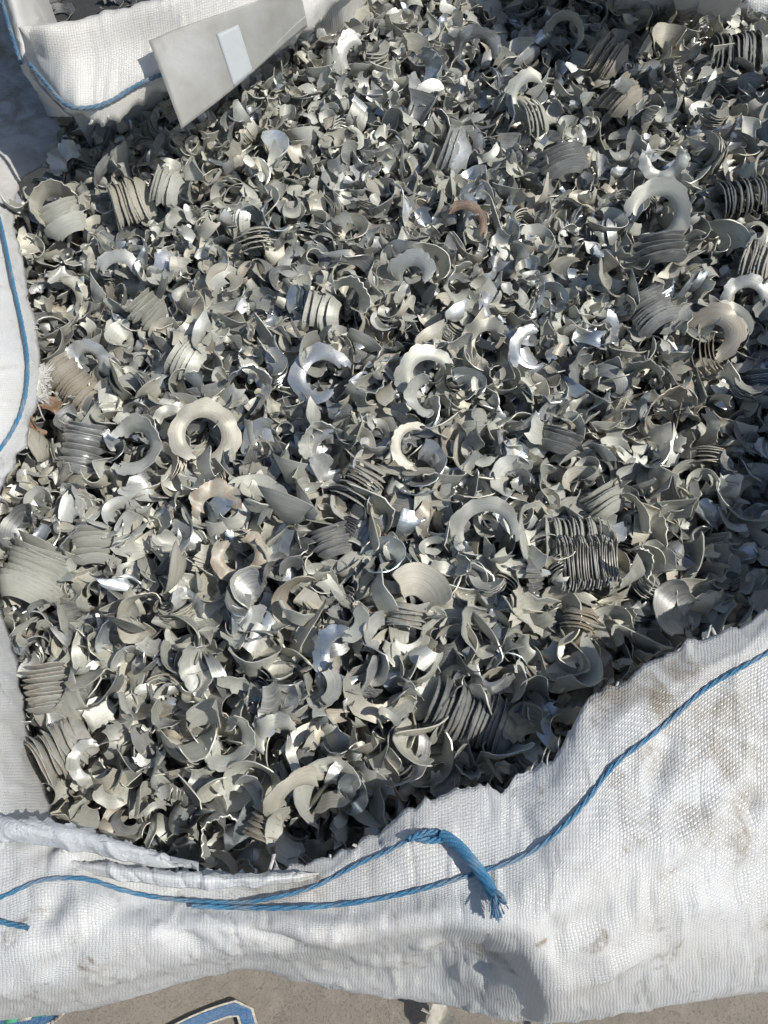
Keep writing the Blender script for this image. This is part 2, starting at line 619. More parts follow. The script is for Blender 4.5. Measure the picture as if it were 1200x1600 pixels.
# --- front panel: cut edge, cord line, puffed fold, underside
f_edge = [(-220, 1262, 0.822), (-120, 1272, 0.822), (0, 1290, 0.812), (100, 1302, 0.819), (180, 1322, 0.815), (260, 1346, 0.812), (350, 1352, 0.807), (450, 1348, 0.807),
          (540, 1322, 0.812), (600, 1292, 0.813), (640, 1258, 0.818), (700, 1236, 0.818), (780, 1220, 0.818), (840, 1195, 0.818), (880, 1158, 0.823),
          (905, 1105, 0.828), (960, 1064, 0.828), (1050, 1012, 0.828), (1120, 985, 0.830), (1200, 950, 0.834), (1300, 915, 0.838), (1420, 880, 0.838)]
f_mid = [(-220, 1330, 0.843), (-120, 1330, 0.843), (0, 1335, 0.833), (100, 1340, 0.823), (200, 1368, 0.818), (300, 1384, 0.813), (400, 1388, 0.813), (500, 1375, 0.818),
         (580, 1352, 0.825), (650, 1318, 0.830), (720, 1300, 0.830), (790, 1282, 0.830), (860, 1242, 0.835), (910, 1190, 0.838), (970, 1130, 0.840),
         (1050, 1072, 0.840), (1120, 1034, 0.842), (1200, 990, 0.846), (1300, 945, 0.850), (1420, 905, 0.850)]
f_cord = [(-220, 1410, .84), (-120, 1415, .845), (0, 1398, .84), (60, 1374, .836), (130, 1376, .832), (200, 1404, .822), (300, 1412, .818), (400, 1416, .82),
          (480, 1416, .82), (560, 1410, .824), (650, 1392, .83), (750, 1360, .835), (830, 1330, .84), (900, 1268, .842), (955, 1202, .842),
          (1010, 1160, .842), (1100, 1082, .842), (1200, 1022, .845), (1300, 970, .848), (1420, 925, .85)]
f_puff = [(-220, 1480, .845), (-120, 1480, .85), (0, 1470, .846), (100, 1462, .842), (200, 1458, .838), (300, 1452, .832), (400, 1450, .826), (500, 1456, .822),
          (600, 1452, .826), (700, 1440, .835), (780, 1432, .845), (860, 1400, .848), (930, 1340, .845), (1000, 1290, .842),
          (1100, 1220, .84), (1200, 1150, .842), (1300, 1100, .845), (1420, 1050, .85)]
f_lip = [(-220, 1560, .81), (-120, 1555, .815), (0, 1548, .81), (100, 1538, .805), (200, 1520, .80), (300, 1498, .80), (380, 1484, .80), (460, 1486, .795),
         (540, 1490, .79), (620, 1484, .79), (690, 1472, .80), (760, 1470, .815), (840, 1480, .825), (930, 1460, .825), (1020, 1420, .822),
         (1110, 1370, .818), (1200, 1320, .815), (1300, 1270, .815), (1420, 1220, .82)]
f_tuck = [(-220, 1588, 0.770), (-120, 1580, 0.772), (0, 1572, 0.770), (100, 1558, 0.765), (200, 1534, 0.765), (300, 1508, 0.765), (380, 1494, 0.760), (460, 1503, 0.723),
          (540, 1510, 0.717), (620, 1510, 0.717), (690, 1508, 0.723), (760, 1516, 0.765), (840, 1545, 0.785), (930, 1530, 0.790), (1020, 1502, 0.785),
          (1110, 1470, 0.780), (1200, 1438, 0.775), (1300, 1400, 0.775), (1420, 1360, 0.780)]
f_sil = [(-220, 1615, 0.700), (-120, 1606, 0.700), (0, 1592, 0.700), (100, 1580, 0.700), (200, 1556, 0.700), (300, 1526, 0.680), (400, 1512, 0.650), (480, 1534, 0.645),
         (560, 1550, 0.645), (640, 1558, 0.640), (700, 1564, 0.640), (800, 1592, 0.670), (900, 1590, 0.690), (1000, 1572, 0.690), (1100, 1553, 0.690),
         (1200, 1532, 0.690), (1300, 1510, 0.690), (1420, 1480, 0.690)]


def pillow(G, nrm, u, v):
    """the sharp creases that radiate from the fold tips"""
    P = G.reshape(-1, 3)
    Nn = nrm.reshape(-1, 3)
    for (x0, y0, x1, y1, z, wd, amp) in [
            (330, 1422, 500, 1492, .81, .006, -.009), (690, 1452, 640, 1476, .80, .008, .006), (400, 1420, 560, 1475, .82, .010, .006),
            (850, 1400, 875, 1500, .83, .008, -.004), (1140, 1260, 1200, 1275, .83, .007, -.007), (1150, 1255, 1040, 1330, .83, .012, .004),
            (960, 1420, 860, 1470, .83, .010, -.005), (800, 1240, 860, 1380, .83, .008, -.003), (80, 1350, 130, 1330, .82, .008, .008),
            (0, 1500, 180, 1400, .83, .012, .006), (60, 1540, 200, 1425, .82, .009, -.005), (1050, 1420, 1200, 1400, .82, .012, .005),
            (730, 1540, 800, 1500, .76, .008, -.008), (560, 1500, 720, 1545, .74, .008, .007), (470, 1520, 640, 1552, .72, .006, .006),
            (880, 1560, 1010, 1480, .80, .009, .005),
            (1060, 1130, 1010, 1260, .85, .010, -.005), (930, 1290, 1100, 1330, .85, .012, .004), (1120, 1420, 1200, 1350, .82, .008, -.006), (250, 1440, 330, 1500, .83, .008, -.005), (100, 1400, 60, 1470, .84, .010, -.006)]:
        a = np.array(at(x0, y0, z))
        b = np.array(at(x1, y1, z))
        ab = b - a
        t = np.clip(((P - a) @ ab) / (ab @ ab), 0, 1)
        c = a + t[:, None] * ab
        d = np.linalg.norm((P - c) * np.array([1, 1, 0.5]), axis=1)
        fade = np.sin(PI * np.clip(t * 0.9 + 0.05, 0, 1))
        P = P + Nn * (1.7 * amp * np.exp(-(d / wd) ** 2) * fade)[:, None]
    # cloth tucked in under the overhanging fold: everything on the near side of this line drops
    line = np.array([list(at(x, y, .81)) for x, y in ((330, 1530), (375, 1502), (500, 1488), (600, 1468), (690, 1447), (765, 1464), (812, 1490), (846, 1540), (872, 1580), (900, 1660))])
    best = np.full(len(P), 9.0)
    sgn = np.zeros(len(P))
    tt = np.zeros(len(P))
    for k in range(len(line) - 1):
        a, b = line[k], line[k + 1]
        ab = (b - a)[:2]
        t = np.clip(((P[:, :2] - a[:2]) @ ab) / (ab @ ab), 0, 1)
        c = a[:2] + t[:, None] * ab
        d = np.linalg.norm(P[:, :2] - c, axis=1)
        cr = ab[0] * (P[:, 1] - a[1]) - ab[1] * (P[:, 0] - a[0])
        m = d < best
        best[m] = d[m]
        sgn[m] = np.where(cr[m] < 0, 1, -1)
        tt[m] = (k + t[m]) / (len(line) - 1)
    sd = best * sgn
    env = sstep(0.0, 0.25, tt) * sstep(0.50, 0.70, P[:, 2])
    P[:, 2] -= 0.038 * env * sstep(-0.003, 0.010, sd) * np.exp(-np.clip(sd, 0, 1) / 0.12)
    P[:, 2] += 0.006 * env * np.exp(-((sd + 0.012) / 0.012) ** 2)
    return P.reshape(G.shape)


f_soil = [(1030, 1085, .84, .04, 1.0), (960, 1075, .84, .035, .9), (1120, 1140, .85, .06, .65), (1150, 1200, .85, .06, .75), (1090, 1240, .85, .05, .6), (1180, 1300, .84, .04, .5), (1085, 1170, .84, .02, .6), (990, 1270, .84, .03, .5),
          (1120, 1250, .83, .03, .55), (880, 1330, .84, .02, .35), (860, 1400, .84, .014, .6), (900, 1370, .84, .02, .4), (1040, 1400, .82, .025, .35), (560, 1400, .82, .04, .45), (450, 1395, .82, .03, .35),
          (650, 1410, .83, .03, .3), (1100, 1100, .84, .03, .45), (990, 1150, .84, .02, .5), (780, 1500, .77, .012, .8), (735, 1485, .78, .012, .5), (750, 1545, .72, .015, .5), (215, 1480, .83, .02, .25), (60, 1330, .82, .03, .3)]
fp, FG, FN, fq, fqv = rows_to_panel('front_panel', [f_edge, f_mid, f_cord, f_puff, f_lip, f_tuck, f_sil], 0, -220, 1420, 420, 110, M_WOVEN,
                                    jag=0.007, wr=0.0031, seed=1, soil_shade=f_soil, extra=pillow, vpos=[0, .05, .095, .15, .22, .27, .34, .52, .80, 1.0],
                                    drop=[(0, 0.025, .55), (0, 0.05, .25), (0, 0.03, 0.004)])
fray('frayed_edge', FG, FN, fp, M_TAPE, 150, 3, 0.003, 0.022)


# --- left panel: turned-in rim above, plain inner wall near the front corner
l_edge = [(10, -80, 0.800), (25, 0, 0.800), (38, 50, 0.800), (52, 100, 0.785), (95, 160, 0.785), (112, 205, 0.785), (80, 252, 0.785), (40, 285, 0.785), (24, 335, 0.800),
          (38, 400, 0.800), (46, 450, 0.800), (60, 520, 0.800), (65, 560, 0.800), (62, 605, 0.800), (54, 650, 0.795), (44, 690, 0.790), (20, 732, 0.790), (-2, 790, 0.785),
          (-16, 850, 0.770), (-8, 920, 0.740), (16, 985, 0.720), (36, 1080, 0.710), (56, 1190, 0.700), (86, 1270, 0.700), (120, 1345, 0.700), (150, 1420, 0.700)]
l_mid = [(-20, -80, 0.810), (2, 0, 0.810), (10, 50, 0.810), (18, 100, 0.790), (40, 160, 0.790), (45, 205, 0.790), (22, 252, 0.800), (8, 285, 0.800), (4, 335, 0.820),
         (14, 400, 0.825), (24, 450, 0.825), (36, 520, 0.825), (43, 560, 0.828), (38, 605, 0.825), (28, 650, 0.820), (14, 690, 0.815), (-10, 732, 0.815), (-36, 790, 0.815),
         (-50, 850, 0.805), (-40, 920, 0.790), (-14, 985, 0.775), (8, 1080, 0.770), (26, 1190, 0.765), (50, 1270, 0.760), (84, 1345, 0.760), (110, 1420, 0.760)]
l_out = [(-60, -80, 0.815), (-45, 0, 0.815), (-38, 50, 0.815), (-30, 100, 0.800), (-20, 160, 0.800), (-18, 205, 0.800), (-24, 252, 0.815), (-26, 285, 0.815), (-28, 335, 0.840),
         (-20, 400, 0.845), (-12, 450, 0.845), (-4, 520, 0.848), (2, 560, 0.850), (-6, 605, 0.848), (-16, 650, 0.843), (-32, 690, 0.840), (-50, 732, 0.838), (-72, 790, 0.838),
         (-84, 850, 0.835), (-76, 920, 0.830), (-56, 985, 0.825), (-36, 1080, 0.825), (-22, 1190, 0.825), (0, 1270, 0.820), (36, 1345, 0.820), (60, 1420, 0.820)]
l_crest = [(x - 60, y, z + .004) for (x, y, z) in l_out]
l_side = [(x - 70, y, z - .08) for (x, y, z) in l_crest]
lp, LG, LN, lq, lqv = rows_to_panel('side_panel', [l_edge, l_mid, l_out, l_crest, l_side], 1, -80, 1420, 380, 70, M_WOVEN, jag=0.006, wr=0.0032, seed=4,
                                    vpos=[0, .06, .12, .20, .30, .5, .8, 1.0], drop=[(0.0, 0, .55), (0.02, 0, .25), (0.03, 0, .004)],
                                    soil_shade=[(60, 160, .80, .13, .9), (20, 60, .80, .15, .9), (30, 400, .82, .03, .2)])  # wide spots paint the brown tone of the corner's shade; small one is dirt
up = LG[:, :int(0.60 * LG.shape[1])]
fray('frayed_edge', up[:, int(0.24 * LG.shape[1]):], LN[:, int(0.24 * LG.shape[1]):], lp, M_TAPE, 120, 6, 0.004, 0.012)

j0 = int(np.argmin(np.abs(lq - 602)))
fray('frayed_edge', LG[:, j0 - 9:j0 + 10], LN[:, j0 - 9:j0 + 10], lp, M_TAPE, 300, 5, 0.012, 0.030)

# --- back panel: flap that hangs inwards at the far left, low rim out of view beyond
def off(rows, dx, dy, dz):
    out = []
    for t in rows:
        p = at(*t) + Vector((dx + (0.13 * max(0.0, (t[0] - 1090) / 150) if t[1] < 80 and dy > .02 else 0), dy, dz))
        x, y, _ = pix(p)
        out.append((x, y, p.z))
    return out


b_far = [(600, -40, .87), (680, -56, .875), (780, -56, .89), (870, -40, .93), (960, -30, .955), (1050, -24, .965), (1120, -10, .965), (1165, 8, .96), (1205, 32, .95), (1240, 60, .94)]
b_edge = [(40, 100, 0.935), (52, 118, 0.930), (70, 142, 0.925), (95, 168, 0.920), (125, 188, 0.915), (160, 201, 0.910), (192, 190, 0.910), (250, 152, 0.915), (300, 140, 0.915), (400, 95, 0.920),
          (480, 58, 0.900), (520, 22, 0.900), (560, -10, 0.900)] + b_far
b_cord = [(40, 88, 0.950), (52, 104, 0.947), (80, 136, 0.943), (108, 166, 0.939), (135, 168, 0.936), (165, 162, 0.936), (200, 140, 0.940), (250, 117, 0.945), (320, 100, 0.945), (400, 62, 0.950),
          (480, 22, 0.930), (520, -10, 0.930)] + off(b_far, .01, .03, .02)
b_mid = [(38, 74, 0.975), (55, 80, 0.972), (80, 92, 0.970), (108, 100, 0.967), (135, 98, 0.965), (165, 92, 0.965), (200, 78, 0.967), (250, 62, 0.970), (320, 40, 0.975), (400, 8, 0.975),
         (480, -30, 0.955), (530, -50, 0.955)] + off(b_far, .02, .07, .035)
b_top = [(34, 60, 0.995), (55, 50, 0.995), (80, 46, 0.994), (108, 40, 0.992), (135, 34, 0.990), (165, 26, 0.990), (200, 19, 0.992), (250, 10, 0.995), (320, -20, 1.000), (400, -50, 1.000),
         (480, -75, 0.980), (540, -90, 0.980)] + off(b_far, .03, .11, .03)
bp, BG, BN, bq, bqv = rows_to_panel('back_panel', [b_edge, b_cord, b_mid, b_top], 0, 40, 1225, 330, 70, M_WOVEN_WARM, jag=0.008, wr=0.0035, seed=8,
                                    vpos=[0, .045, .10, .17, .22, .5, .8, 1.0], drop=[(0, 0.045, .86), (0, 0.03, .55), (0, 0.0, .25), (0, -0.02, .004)],
                                    soil_shade=[(110, 80, .92, .05, .22), (240, 30, .93, .06, .35)])
# --- the far left corner, gathered and standing up beside the flap
k_ridge = [(112, 182, .905), (82, 152, .915), (60, 126, .925), (48, 100, .945), (44, 75, .955), (40, 50, .962), (33, 22, .968), (26, -4, .972), (14, -40, .975), (4, -70, .975), (-12, -130, .97)]
k_in = [(104, 186, .885), (70, 154, .885), (46, 126, .90), (30, 94, .922), (24, 70, .930), (18, 45, .936), (10, 18, .940), (0, -8, .943), (-14, -44, .945), (-26, -74, .945), (-44, -134, .94)]
k_low = [(*pix(Vector((at(*t).x - .01, at(*t).y + .01, .775)))[:2], .775) for t in k_in]
kp, KG, KN, kq, kqv = rows_to_panel('corner_fold', [k_low, k_in, k_ridge, off(k_ridge, .012, .05, -.10), off(k_ridge, .0, .08, -.40)], 1, -115, 182, 110, 40, M_WOVEN_WARM, jag=0.003, wr=0.0025, seed=16)
fray('frayed_edge', BG, BN, bp, M_TAPE, 130, 9, 0.003, 0.010)

# --- right panel: out of view for the most part, its rim shades the heap
r_edge = [(1175, 12, .955), (1205, 36, .945), (1250, 90, .90), (1285, 200, .87), (1300, 340, .85), (1305, 500, .84), (1303, 650, .835), (1295, 780, .835),
          (1285, 880, .835), (1300, 960, .83), (1330, 1030, .83)]
r_mid = off(r_edge, .03, .01, .02)
r_top = off(r_edge, .07, .02, .02)
r_side = off(r_edge, .11, .03, -.08)
rp, RG, RN, rq, rqv = rows_to_panel('side_panel', [r_edge, r_mid, r_top, r_side], 1, 14, 1000, 260, 60, M_WOVEN, jag=0.006, wr=0.0035, seed=12,
                                    vpos=[0, .07, .15, .28, .5, .8, 1.0], drop=[(0.0, 0, .55), (-0.01, 0, .25), (-0.02, 0, .004)])
fray('frayed_edge', RG, RN, rp, M_TAPE, 90, 13, 0.003, 0.010)


# --- thin liner film rolled over the front left rim
def ribbon_rows(name, rows, k0, k1, nu, nv, mat, seed, wr, parent=bag, thick=0.0005, jag=0.004):
    return rows_to_panel(name, rows, 0, k0, k1, nu, nv, mat, jag=jag, wr=wr, seed=seed, thick=thick, parent=parent)


ln0 = [(-160, 1268, .840), (-60, 1268, .84), (0, 1272, .838), (60, 1276, .835), (130, 1290, .83), (200, 1312, .825), (260, 1332, .82), (310, 1345, .815)]
ln1 = [(-160, 1282, .850), (-60, 1282, .85), (0, 1285, .848), (60, 1289, .845), (130, 1303, .84), (200, 1323, .834), (260, 1340, .827), (310, 1350, .818)]
ln2 = [(-160, 1300, .850), (-60, 1298, .85), (0, 1300, .848), (60, 1304, .844), (130, 1317, .839), (200, 1334, .833), (260, 1347, .826), (310, 1355, .818)]
ln3 = [(-160, 1316, .842), (-60, 1312, .842), (0, 1312, .840), (60, 1318, .836), (130, 1330, .831), (200, 1344, .826), (260, 1353, .821), (310, 1358, .814)]
ribbon_rows('liner_film', [ln0, ln1, ln2, ln3], -160, 310, 170, 34, M_LINER, 21, 0.0030, jag=0.012)
# a second fold of cloth that lies along the rim, below the film
ld0 = [(90, 1338, .826), (200, 1352, .826), (300, 1362, .824), (380, 1362, .822), (440, 1364, .820), (500, 1362, .815)]
ld1 = [(90, 1346, .828), (200, 1362, .836), (300, 1374, .834), (380, 1374, .832), (440, 1372, .828), (500, 1365, .816)]
ld2 = [(90, 1354, .824), (200, 1376, .828), (300, 1388, .826), (380, 1386, .824), (440, 1380, .822), (500, 1368, .814)]
ribbon_rows('rim_fold', [ld0, ld1, ld2], 90, 500, 140, 20, M_WOVEN, 25, 0.0028, thick=0.001)


# --- cords
def strand_mesh(path, rad, strands=3, pitch=0.026, ns=7, off=0.55, fuzz=0.0):
    path = np.asarray(path, float)
    seg = np.linalg.norm(np.diff(path, axis=0), axis=1)
    L = np.concatenate([[0], np.cumsum(seg)])
    n = max(8, int(L[-1] / 0.0022))
    q = np.linspace(0, L[-1], n)
    C = np.stack([np.interp(q, L, path[:, k]) for k in range(3)], 1)
    for _ in range(2):
        C[1:-1] = (C[:-2] + 2 * C[1:-1] + C[2:]) / 4
    T = np.gradient(C, axis=0)
    T /= np.linalg.norm(T, axis=1, keepdims=True) + 1e-12
    upv = np.array([0, 0, 1.0])
    S = np.cross(T, upv)
    S /= np.linalg.norm(S, axis=1, keepdims=True) + 1e-9
    B = np.cross(S, T)
    V, Q, UV = [], [], []
    base = 0
    for s in range(strands):
        ph = 2 * PI * s / strands + 2 * PI * q / pitch + 0.6 * np.sin(q * 37.0)
        o = rad * off
        CC = C + S * (np.cos(ph) * o)[:, None] + B * (np.sin(ph) * o)[:, None]
        rr = rad * (0.56 + 0.06 * np.sin(q * 210 + s))
        th = np.linspace(0, 2 * PI, ns, endpoint=False)
        ring = CC[:, None, :] + rr[:, None, None] * (np.cos(th)[None, :, None] * S[:, None, :] + np.sin(th)[None, :, None] * B[:, None, :])
        V.append(ring.reshape(-1, 3))
        UV.append(np.stack([np.broadcast_to((th + ph[:, None]) / 6.28, (n, ns)), np.broadcast_to(q[:, None] * 8, (n, ns))], -1).reshape(-1, 2))
        i = np.arange(n * ns).reshape(n, ns) + base
        Q.append(np.stack([i[:-1], np.roll(i, -1, 1)[:-1], np.roll(i, -1, 1)[1:], i[1:]], -1).reshape(-1, 4))
        base += n * ns
    return np.concatenate(V), np.concatenate(Q), np.concatenate(UV)


def surf_path(G, nrm, pts, lift):
    """points on the cloth nearest to the sight lines through the given photo points"""
    W = G.reshape(-1, 3)
    q = W - np.array(CAM)
    dep = q @ np.array(F_)
    PX = 600 + FPX * q[:, 0] / dep
    PY = 800 - FPX * (q @ np.array(U_)) / dep
    pts = np.array(pts, float)
    seg = np.linalg.norm(np.diff(pts, axis=0), axis=1)
    L = np.concatenate([[0], np.cumsum(seg)])
    qq = np.linspace(0, L[-1], max(4, int(L[-1] / 14)))
    # smooth the drawn line
    D = pchip(L, pts, qq)
    out = []
    for (x, y) in D:
        d = (PX - x) ** 2 + (PY - y) ** 2
        k = np.nonzero(d < 200)[0]
        if len(k) < 4:
            k = np.argsort(d)[:8]
        near_ = dep[k][dep[k] < dep[k].min() + 0.008]
        dd = 0.5 * near_.mean() + 0.5 * near_.min()
        ray = Vector((1, 0, 0)) * ((x - 600) / FPX) + U_ * ((800 - y) / FPX) + F_
        out.append(np.array(CAM + ray * (dd - lift)))
    out = np.array(out)
    out[1:-1] = (out[:-2] + 2 * out[1:-1] + out[2:]) / 4
    return np.array(out)


def cord(name, path, rad, parent, mat, **kw):
    V, Q, UV = strand_mesh(path, rad, **kw)
    return new_obj(name, quad_mesh(name, V - np.array([0, 0.6, 0]), Q, True, UV), parent, mat)


c1 = surf_path(FG, FN, [(1330, 945), (1200, 1020), (1150, 1048), (1100, 1078), (1055, 1118), (1015, 1152), (955, 1200), (925, 1240), (900, 1270), (865, 1305), (830, 1332),
                        (790, 1350), (750, 1362), (700, 1378), (650, 1392), (560, 1410), (480, 1418), (400, 1419), (300, 1416)], 0.0008)
o = cord('hem_cord', c1, 0.0020, fp, M_CORD, pitch=0.040)
o['label'] = 'long blue twisted cord stitched along the front rim'
c2 = surf_path(FG, FN, [(650, 1306), (610, 1328), (560, 1350), (520, 1372), (480, 1390), (440, 1400), (400, 1408), (300, 1408), (230, 1400), (180, 1388), (140, 1374), (100, 1372), (60, 1376), (20, 1394), (-40, 1420)], 0.0008)
cord('hem_cord', c2, 0.0018, fp, M_CORD, pitch=0.036)
c3 = surf_path(FG, FN, [(-60, 1432), (0, 1440), (22, 1446), (44, 1450)], 0.003)
cord('hem_cord', c3, 0.0019, fp, M_CORD)
# knot and frayed tail
kn = surf_path(FG, FN, [(640, 1312), (655, 1304), (672, 1298), (690, 1302), (704, 1305), (696, 1314), (676, 1312), (658, 1316), (648, 1308)], 0.0045)
kn[:, 2] += 0.002 * np.sin(np.linspace(0, 9, len(kn)))
cord('knot', kn, 0.0029, fp, M_CORD, pitch=0.02)
tail = surf_path(FG, FN, [(690, 1304), (712, 1316), (730, 1338), (744, 1356), (756, 1372), (766, 1390), (774, 1404)], 0.004)
tail[:, 2] += 0.006 * np.sin(np.linspace(0, PI, len(tail)))
tl = cord('cord_tail', tail, 0.0040, fp, M_CORD, strands=6, pitch=0.060, off=0.75)
tl['label'] = 'frayed blue cord end hanging from the knot'
for k, (ex, ey, rr) in enumerate([(788, 1412, .0030), (783, 1402, .0022), (771, 1434, .0018), (776, 1438, .0018), (780, 1434, .0016), (767, 1430, .0014), (773, 1428, .0008), (765, 1436, .0007), (785, 1428, .0007), (777, 1442, .0008), (762, 1424, .0006), (792, 1420, .0007)]):
    sp = surf_path(FG, FN, [(764 + k % 6, 1388), ((766 + ex) / 2 + 2, (1390 + ey) / 2 - 2), (ex, ey)], 0.004)
    sp[:, 2] += np.linspace(0.004, 0.010 if k > 1 else 0.005, len(sp))
    cord('cord_strand', sp, rr, tl, M_CORD, strands=2, pitch=0.03)
cl = surf_path(LG, LN, [(-14, 300), (0, 345), (12, 400), (22, 450), (34, 505), (42, 550), (43, 590), (36, 635), (20, 672), (0, 702), (-30, 735)], 0.0018)
cord('hem_cord', cl, 0.0021, lp, M_CORD)
cl2 = surf_path(KG, KN, [(-6, -30), (4, 5), (14, 40), (24, 72), (33, 100)], 0.0015)
cord('hem_cord', cl2, 0.0024, kp, M_CORD_OLD)
cb = surf_path(BG, BN, [(46, 100), (75, 134), (108, 168), (135, 169), (165, 163), (200, 141), (250, 117), (282, 108)], 0.0022)
cord('hem_cord', cb, 0.0027, bp, M_CORD_OLD)


# --- lifting straps that hang below the front rim
def strap(name, path, width, side, mats, label):
    path = np.asarray(path, float)
    n = 60
    seg = np.linalg.norm(np.diff(path, axis=0), axis=1)
    L = np.concatenate([[0], np.cumsum(seg)])
    C = pchip(L, path, np.linspace(0, L[-1], n))
    q = np.linspace(0, L[-1], n)
    S = pchip(L, np.asarray(side, float), q)
    S /= np.linalg.norm(S, axis=1, keepdims=True)
    holder = None
    for nm, a, b, mt, lift in (('webbing', -0.36, 0.36, mats[0], 0.0), ('webbing_edge', -0.5, -0.365, mats[1], 0.0008), ('webbing_edge', 0.365, 0.5, mats[1], 0.0008)):
        m = 7
        V, UV = [], []
        for i in range(n):
            for j in range(m):
                f = a + (b - a) * j / (m - 1)
                rib = 0.0006 * math.sin(j * PI) + (0.0008 * math.sin(q[i] * 900) if nm != 'webbing' else 0.0004 * math.sin(q[i] * 1400))
                V.append(C[i] + S[i] * width * f + np.array([0, 0, lift + rib]))
                UV.append((f * width, q[i]))
        i = np.arange(n * m).reshape(n, m)
        Q = np.stack([i[:-1, :-1], i[:-1, 1:], i[1:, 1:], i[1:, :-1]], -1).reshape(-1, 4)
        ob = new_obj(name if holder is None else nm, quad_mesh(name, np.array(V) - np.array([0, 0.6, 0]), Q, True, UV), holder or bag, mt)
        md = ob.modifiers.new('thickness', 'SOLIDIFY')
        md.thickness = 0.0022
        if holder is None:
            holder = ob
            ob['label'] = label
    return holder


P_ = [Vector((-.42, .03, .04)), at(20, 1650, .03), at(130, 1668, .03), at(225, 1636, .012), at(290, 1603, .010), at(335, 1585, .010), at(368, 1576, .013), at(381, 1579, .015),
      at(387, 1592, .012), at(391, 1612, .010), at(394, 1660, .02), at(520, 1720, .02), at(840, 1690, .03), Vector((.27, .03, .05))]
S_ = [(1, 0.1, 0), (.8, .5, 0), (.4, .8, 0), (0.35, 0.85, 0), (0.35, .88, 0), (0.35, .88, .05), (.5, .75, .10), (.8, .45, .10), (.95, .2, .05), (1, 0.05, 0), (1, 0, 0), (.6, .6, 0), (.3, .9, 0), (.6, .6, 0)]
strap('lifting_strap', P_, 0.030, S_, (M_STRAP_B, M_STRAP_W), 'blue strap with white edges looping on the ground')
P_ = [at(-60, 1606, .62), at(-10, 1598, .62), at(30, 1591, .625), at(65, 1584, .63), at(90, 1576, .635), at(110, 1560, .65)]
S_ = [(0.1, 1, .2), (0.1, 1, .2), (.15, 1, .2), (.2, 1, .2), (.3, 1, .2), (.3, 1, .2)]
st2 = strap('lifting_strap', P_, 0.030, S_, (M_STRAP_B, M_STRAP_W), 'blue and white strap end showing under the cloth corner')
for k, (x, y) in enumerate([(18, 1590), (40, 1586), (62, 1580)]):
    c = at(x, y, .6335)
    V = []
    for (a, b) in ((-.007, -.006), (.006, -.004), (.008, .006), (-.006, .004)):
        V.append((c.x + a, c.y + b - 0.6, c.z))
    ob = new_obj('printed_mark', quad_mesh('printed_mark', V, [[0, 1, 2, 3]]), st2, M_STRAP_G if k != 1 else M_STRAP_W)
    ob.modifiers.new('thickness', 'SOLIDIFY').thickness = 0.0008

# ------------------------------------------------------------------ plastic film lying on the far flap
film = empty('plastic_film', at(355, 110, .90))
tag(film, 'stiff grey translucent plastic sheet lying over the far corner of the bag', 'plastic sheet')


def film_pt(s, t):
    a, b = Vector(at(232, 64, .988)), Vector(at(466, -26, .992))
    c, d = Vector(at(480, 42, .930)), Vector(at(284, 203, .915))
    p = a.lerp(b, s).lerp(d.lerp(c, s), t)
    p.z += 0.004 * math.sin(PI * t) * (0.6 + 0.4 * math.sin(3 * s)) + 0.0015 * math.sin(7 * s + 2 * t)
    return p


def film_mesh(name, s0, s1, t0, t1, n, m, lift=0.0, corners=None):
    V, Q = [], []
    for i in range(n):
        for j in range(m):
            if corners:
                (sa, ta), (sb, tb), (sc_, tc), (sd, td) = corners
                f, g = i / (n - 1), j / (m - 1)
                s = (sa * (1 - f) + sb * f) * (1 - g) + (sd * (1 - f) + sc_ * f) * g
                t = (ta * (1 - f) + tb * f) * (1 - g) + (td * (1 - f) + tc * f) * g
            else:
                s = s0 + (s1 - s0) * i / (n - 1)
                t = t0 + (t1 - t0) * j / (m - 1)
            p = film_pt(s, t) + Vector((0, -0.3, 0.9)) * lift - film.location
            V.append(p)
    ii = np.arange(n * m).reshape(n, m)
    Q = np.stack([ii[:-1, :-1], ii[1:, :-1], ii[1:, 1:], ii[:-1, 1:]], -1).reshape(-1, 4)
    return quad_mesh(name, V, Q)


ob = new_obj('sheet', film_mesh('sheet', 0, 1, 0, 1, 40, 30), film, M_FILM)
ob.modifiers.new('thickness', 'SOLIDIFY').thickness = 0.0008
ob = new_obj('folded_edge', film_mesh('folded_edge', 0.42, 1.0, 0.84, 1.0, 24, 6, 0.0022, [(0.50, 1.0), (1.0, 0.80), (1.0, 1.0), (0.52, 1.003)]), film, M_FILM)
ob.modifiers.new('thickness', 'SOLIDIFY').thickness = 0.0008


def film_uv(x, y):
    best = None
    for i in range(41):
        for j in range(41):
            p = pix(film_pt(i / 40, j / 40))
            d = (p[0] - x) ** 2 + (p[1] - y) ** 2
            if best is None or d < best[0]:
                best = (d, i / 40, j / 40)
    return best[1], best[2]


ob = new_obj('sticker', film_mesh('sticker', 0, 1, 0, 1, 10, 14, 0.0016, [film_uv(338, 54), film_uv(369, 40), film_uv(402, 117), film_uv(372, 142)]), film, M_STICK)
ob.modifiers.new('thickness', 'SOLIDIFY').thickness = 0.0004
ob['label'] = 'pale rectangular sticker on the sheet'

# ------------------------------------------------------------------ chips
def ragged(n, rg, octs=(3, 7, 15), fall=0.6):
    x = np.linspace(0, 1, n)
    y = np.zeros(n)
    a = 1.0
    for o in octs:
        y += a * np.sin(2 * PI * (o * x * rg.uniform(.7, 1.3) + rg.random()))
        a *= fall
    return y


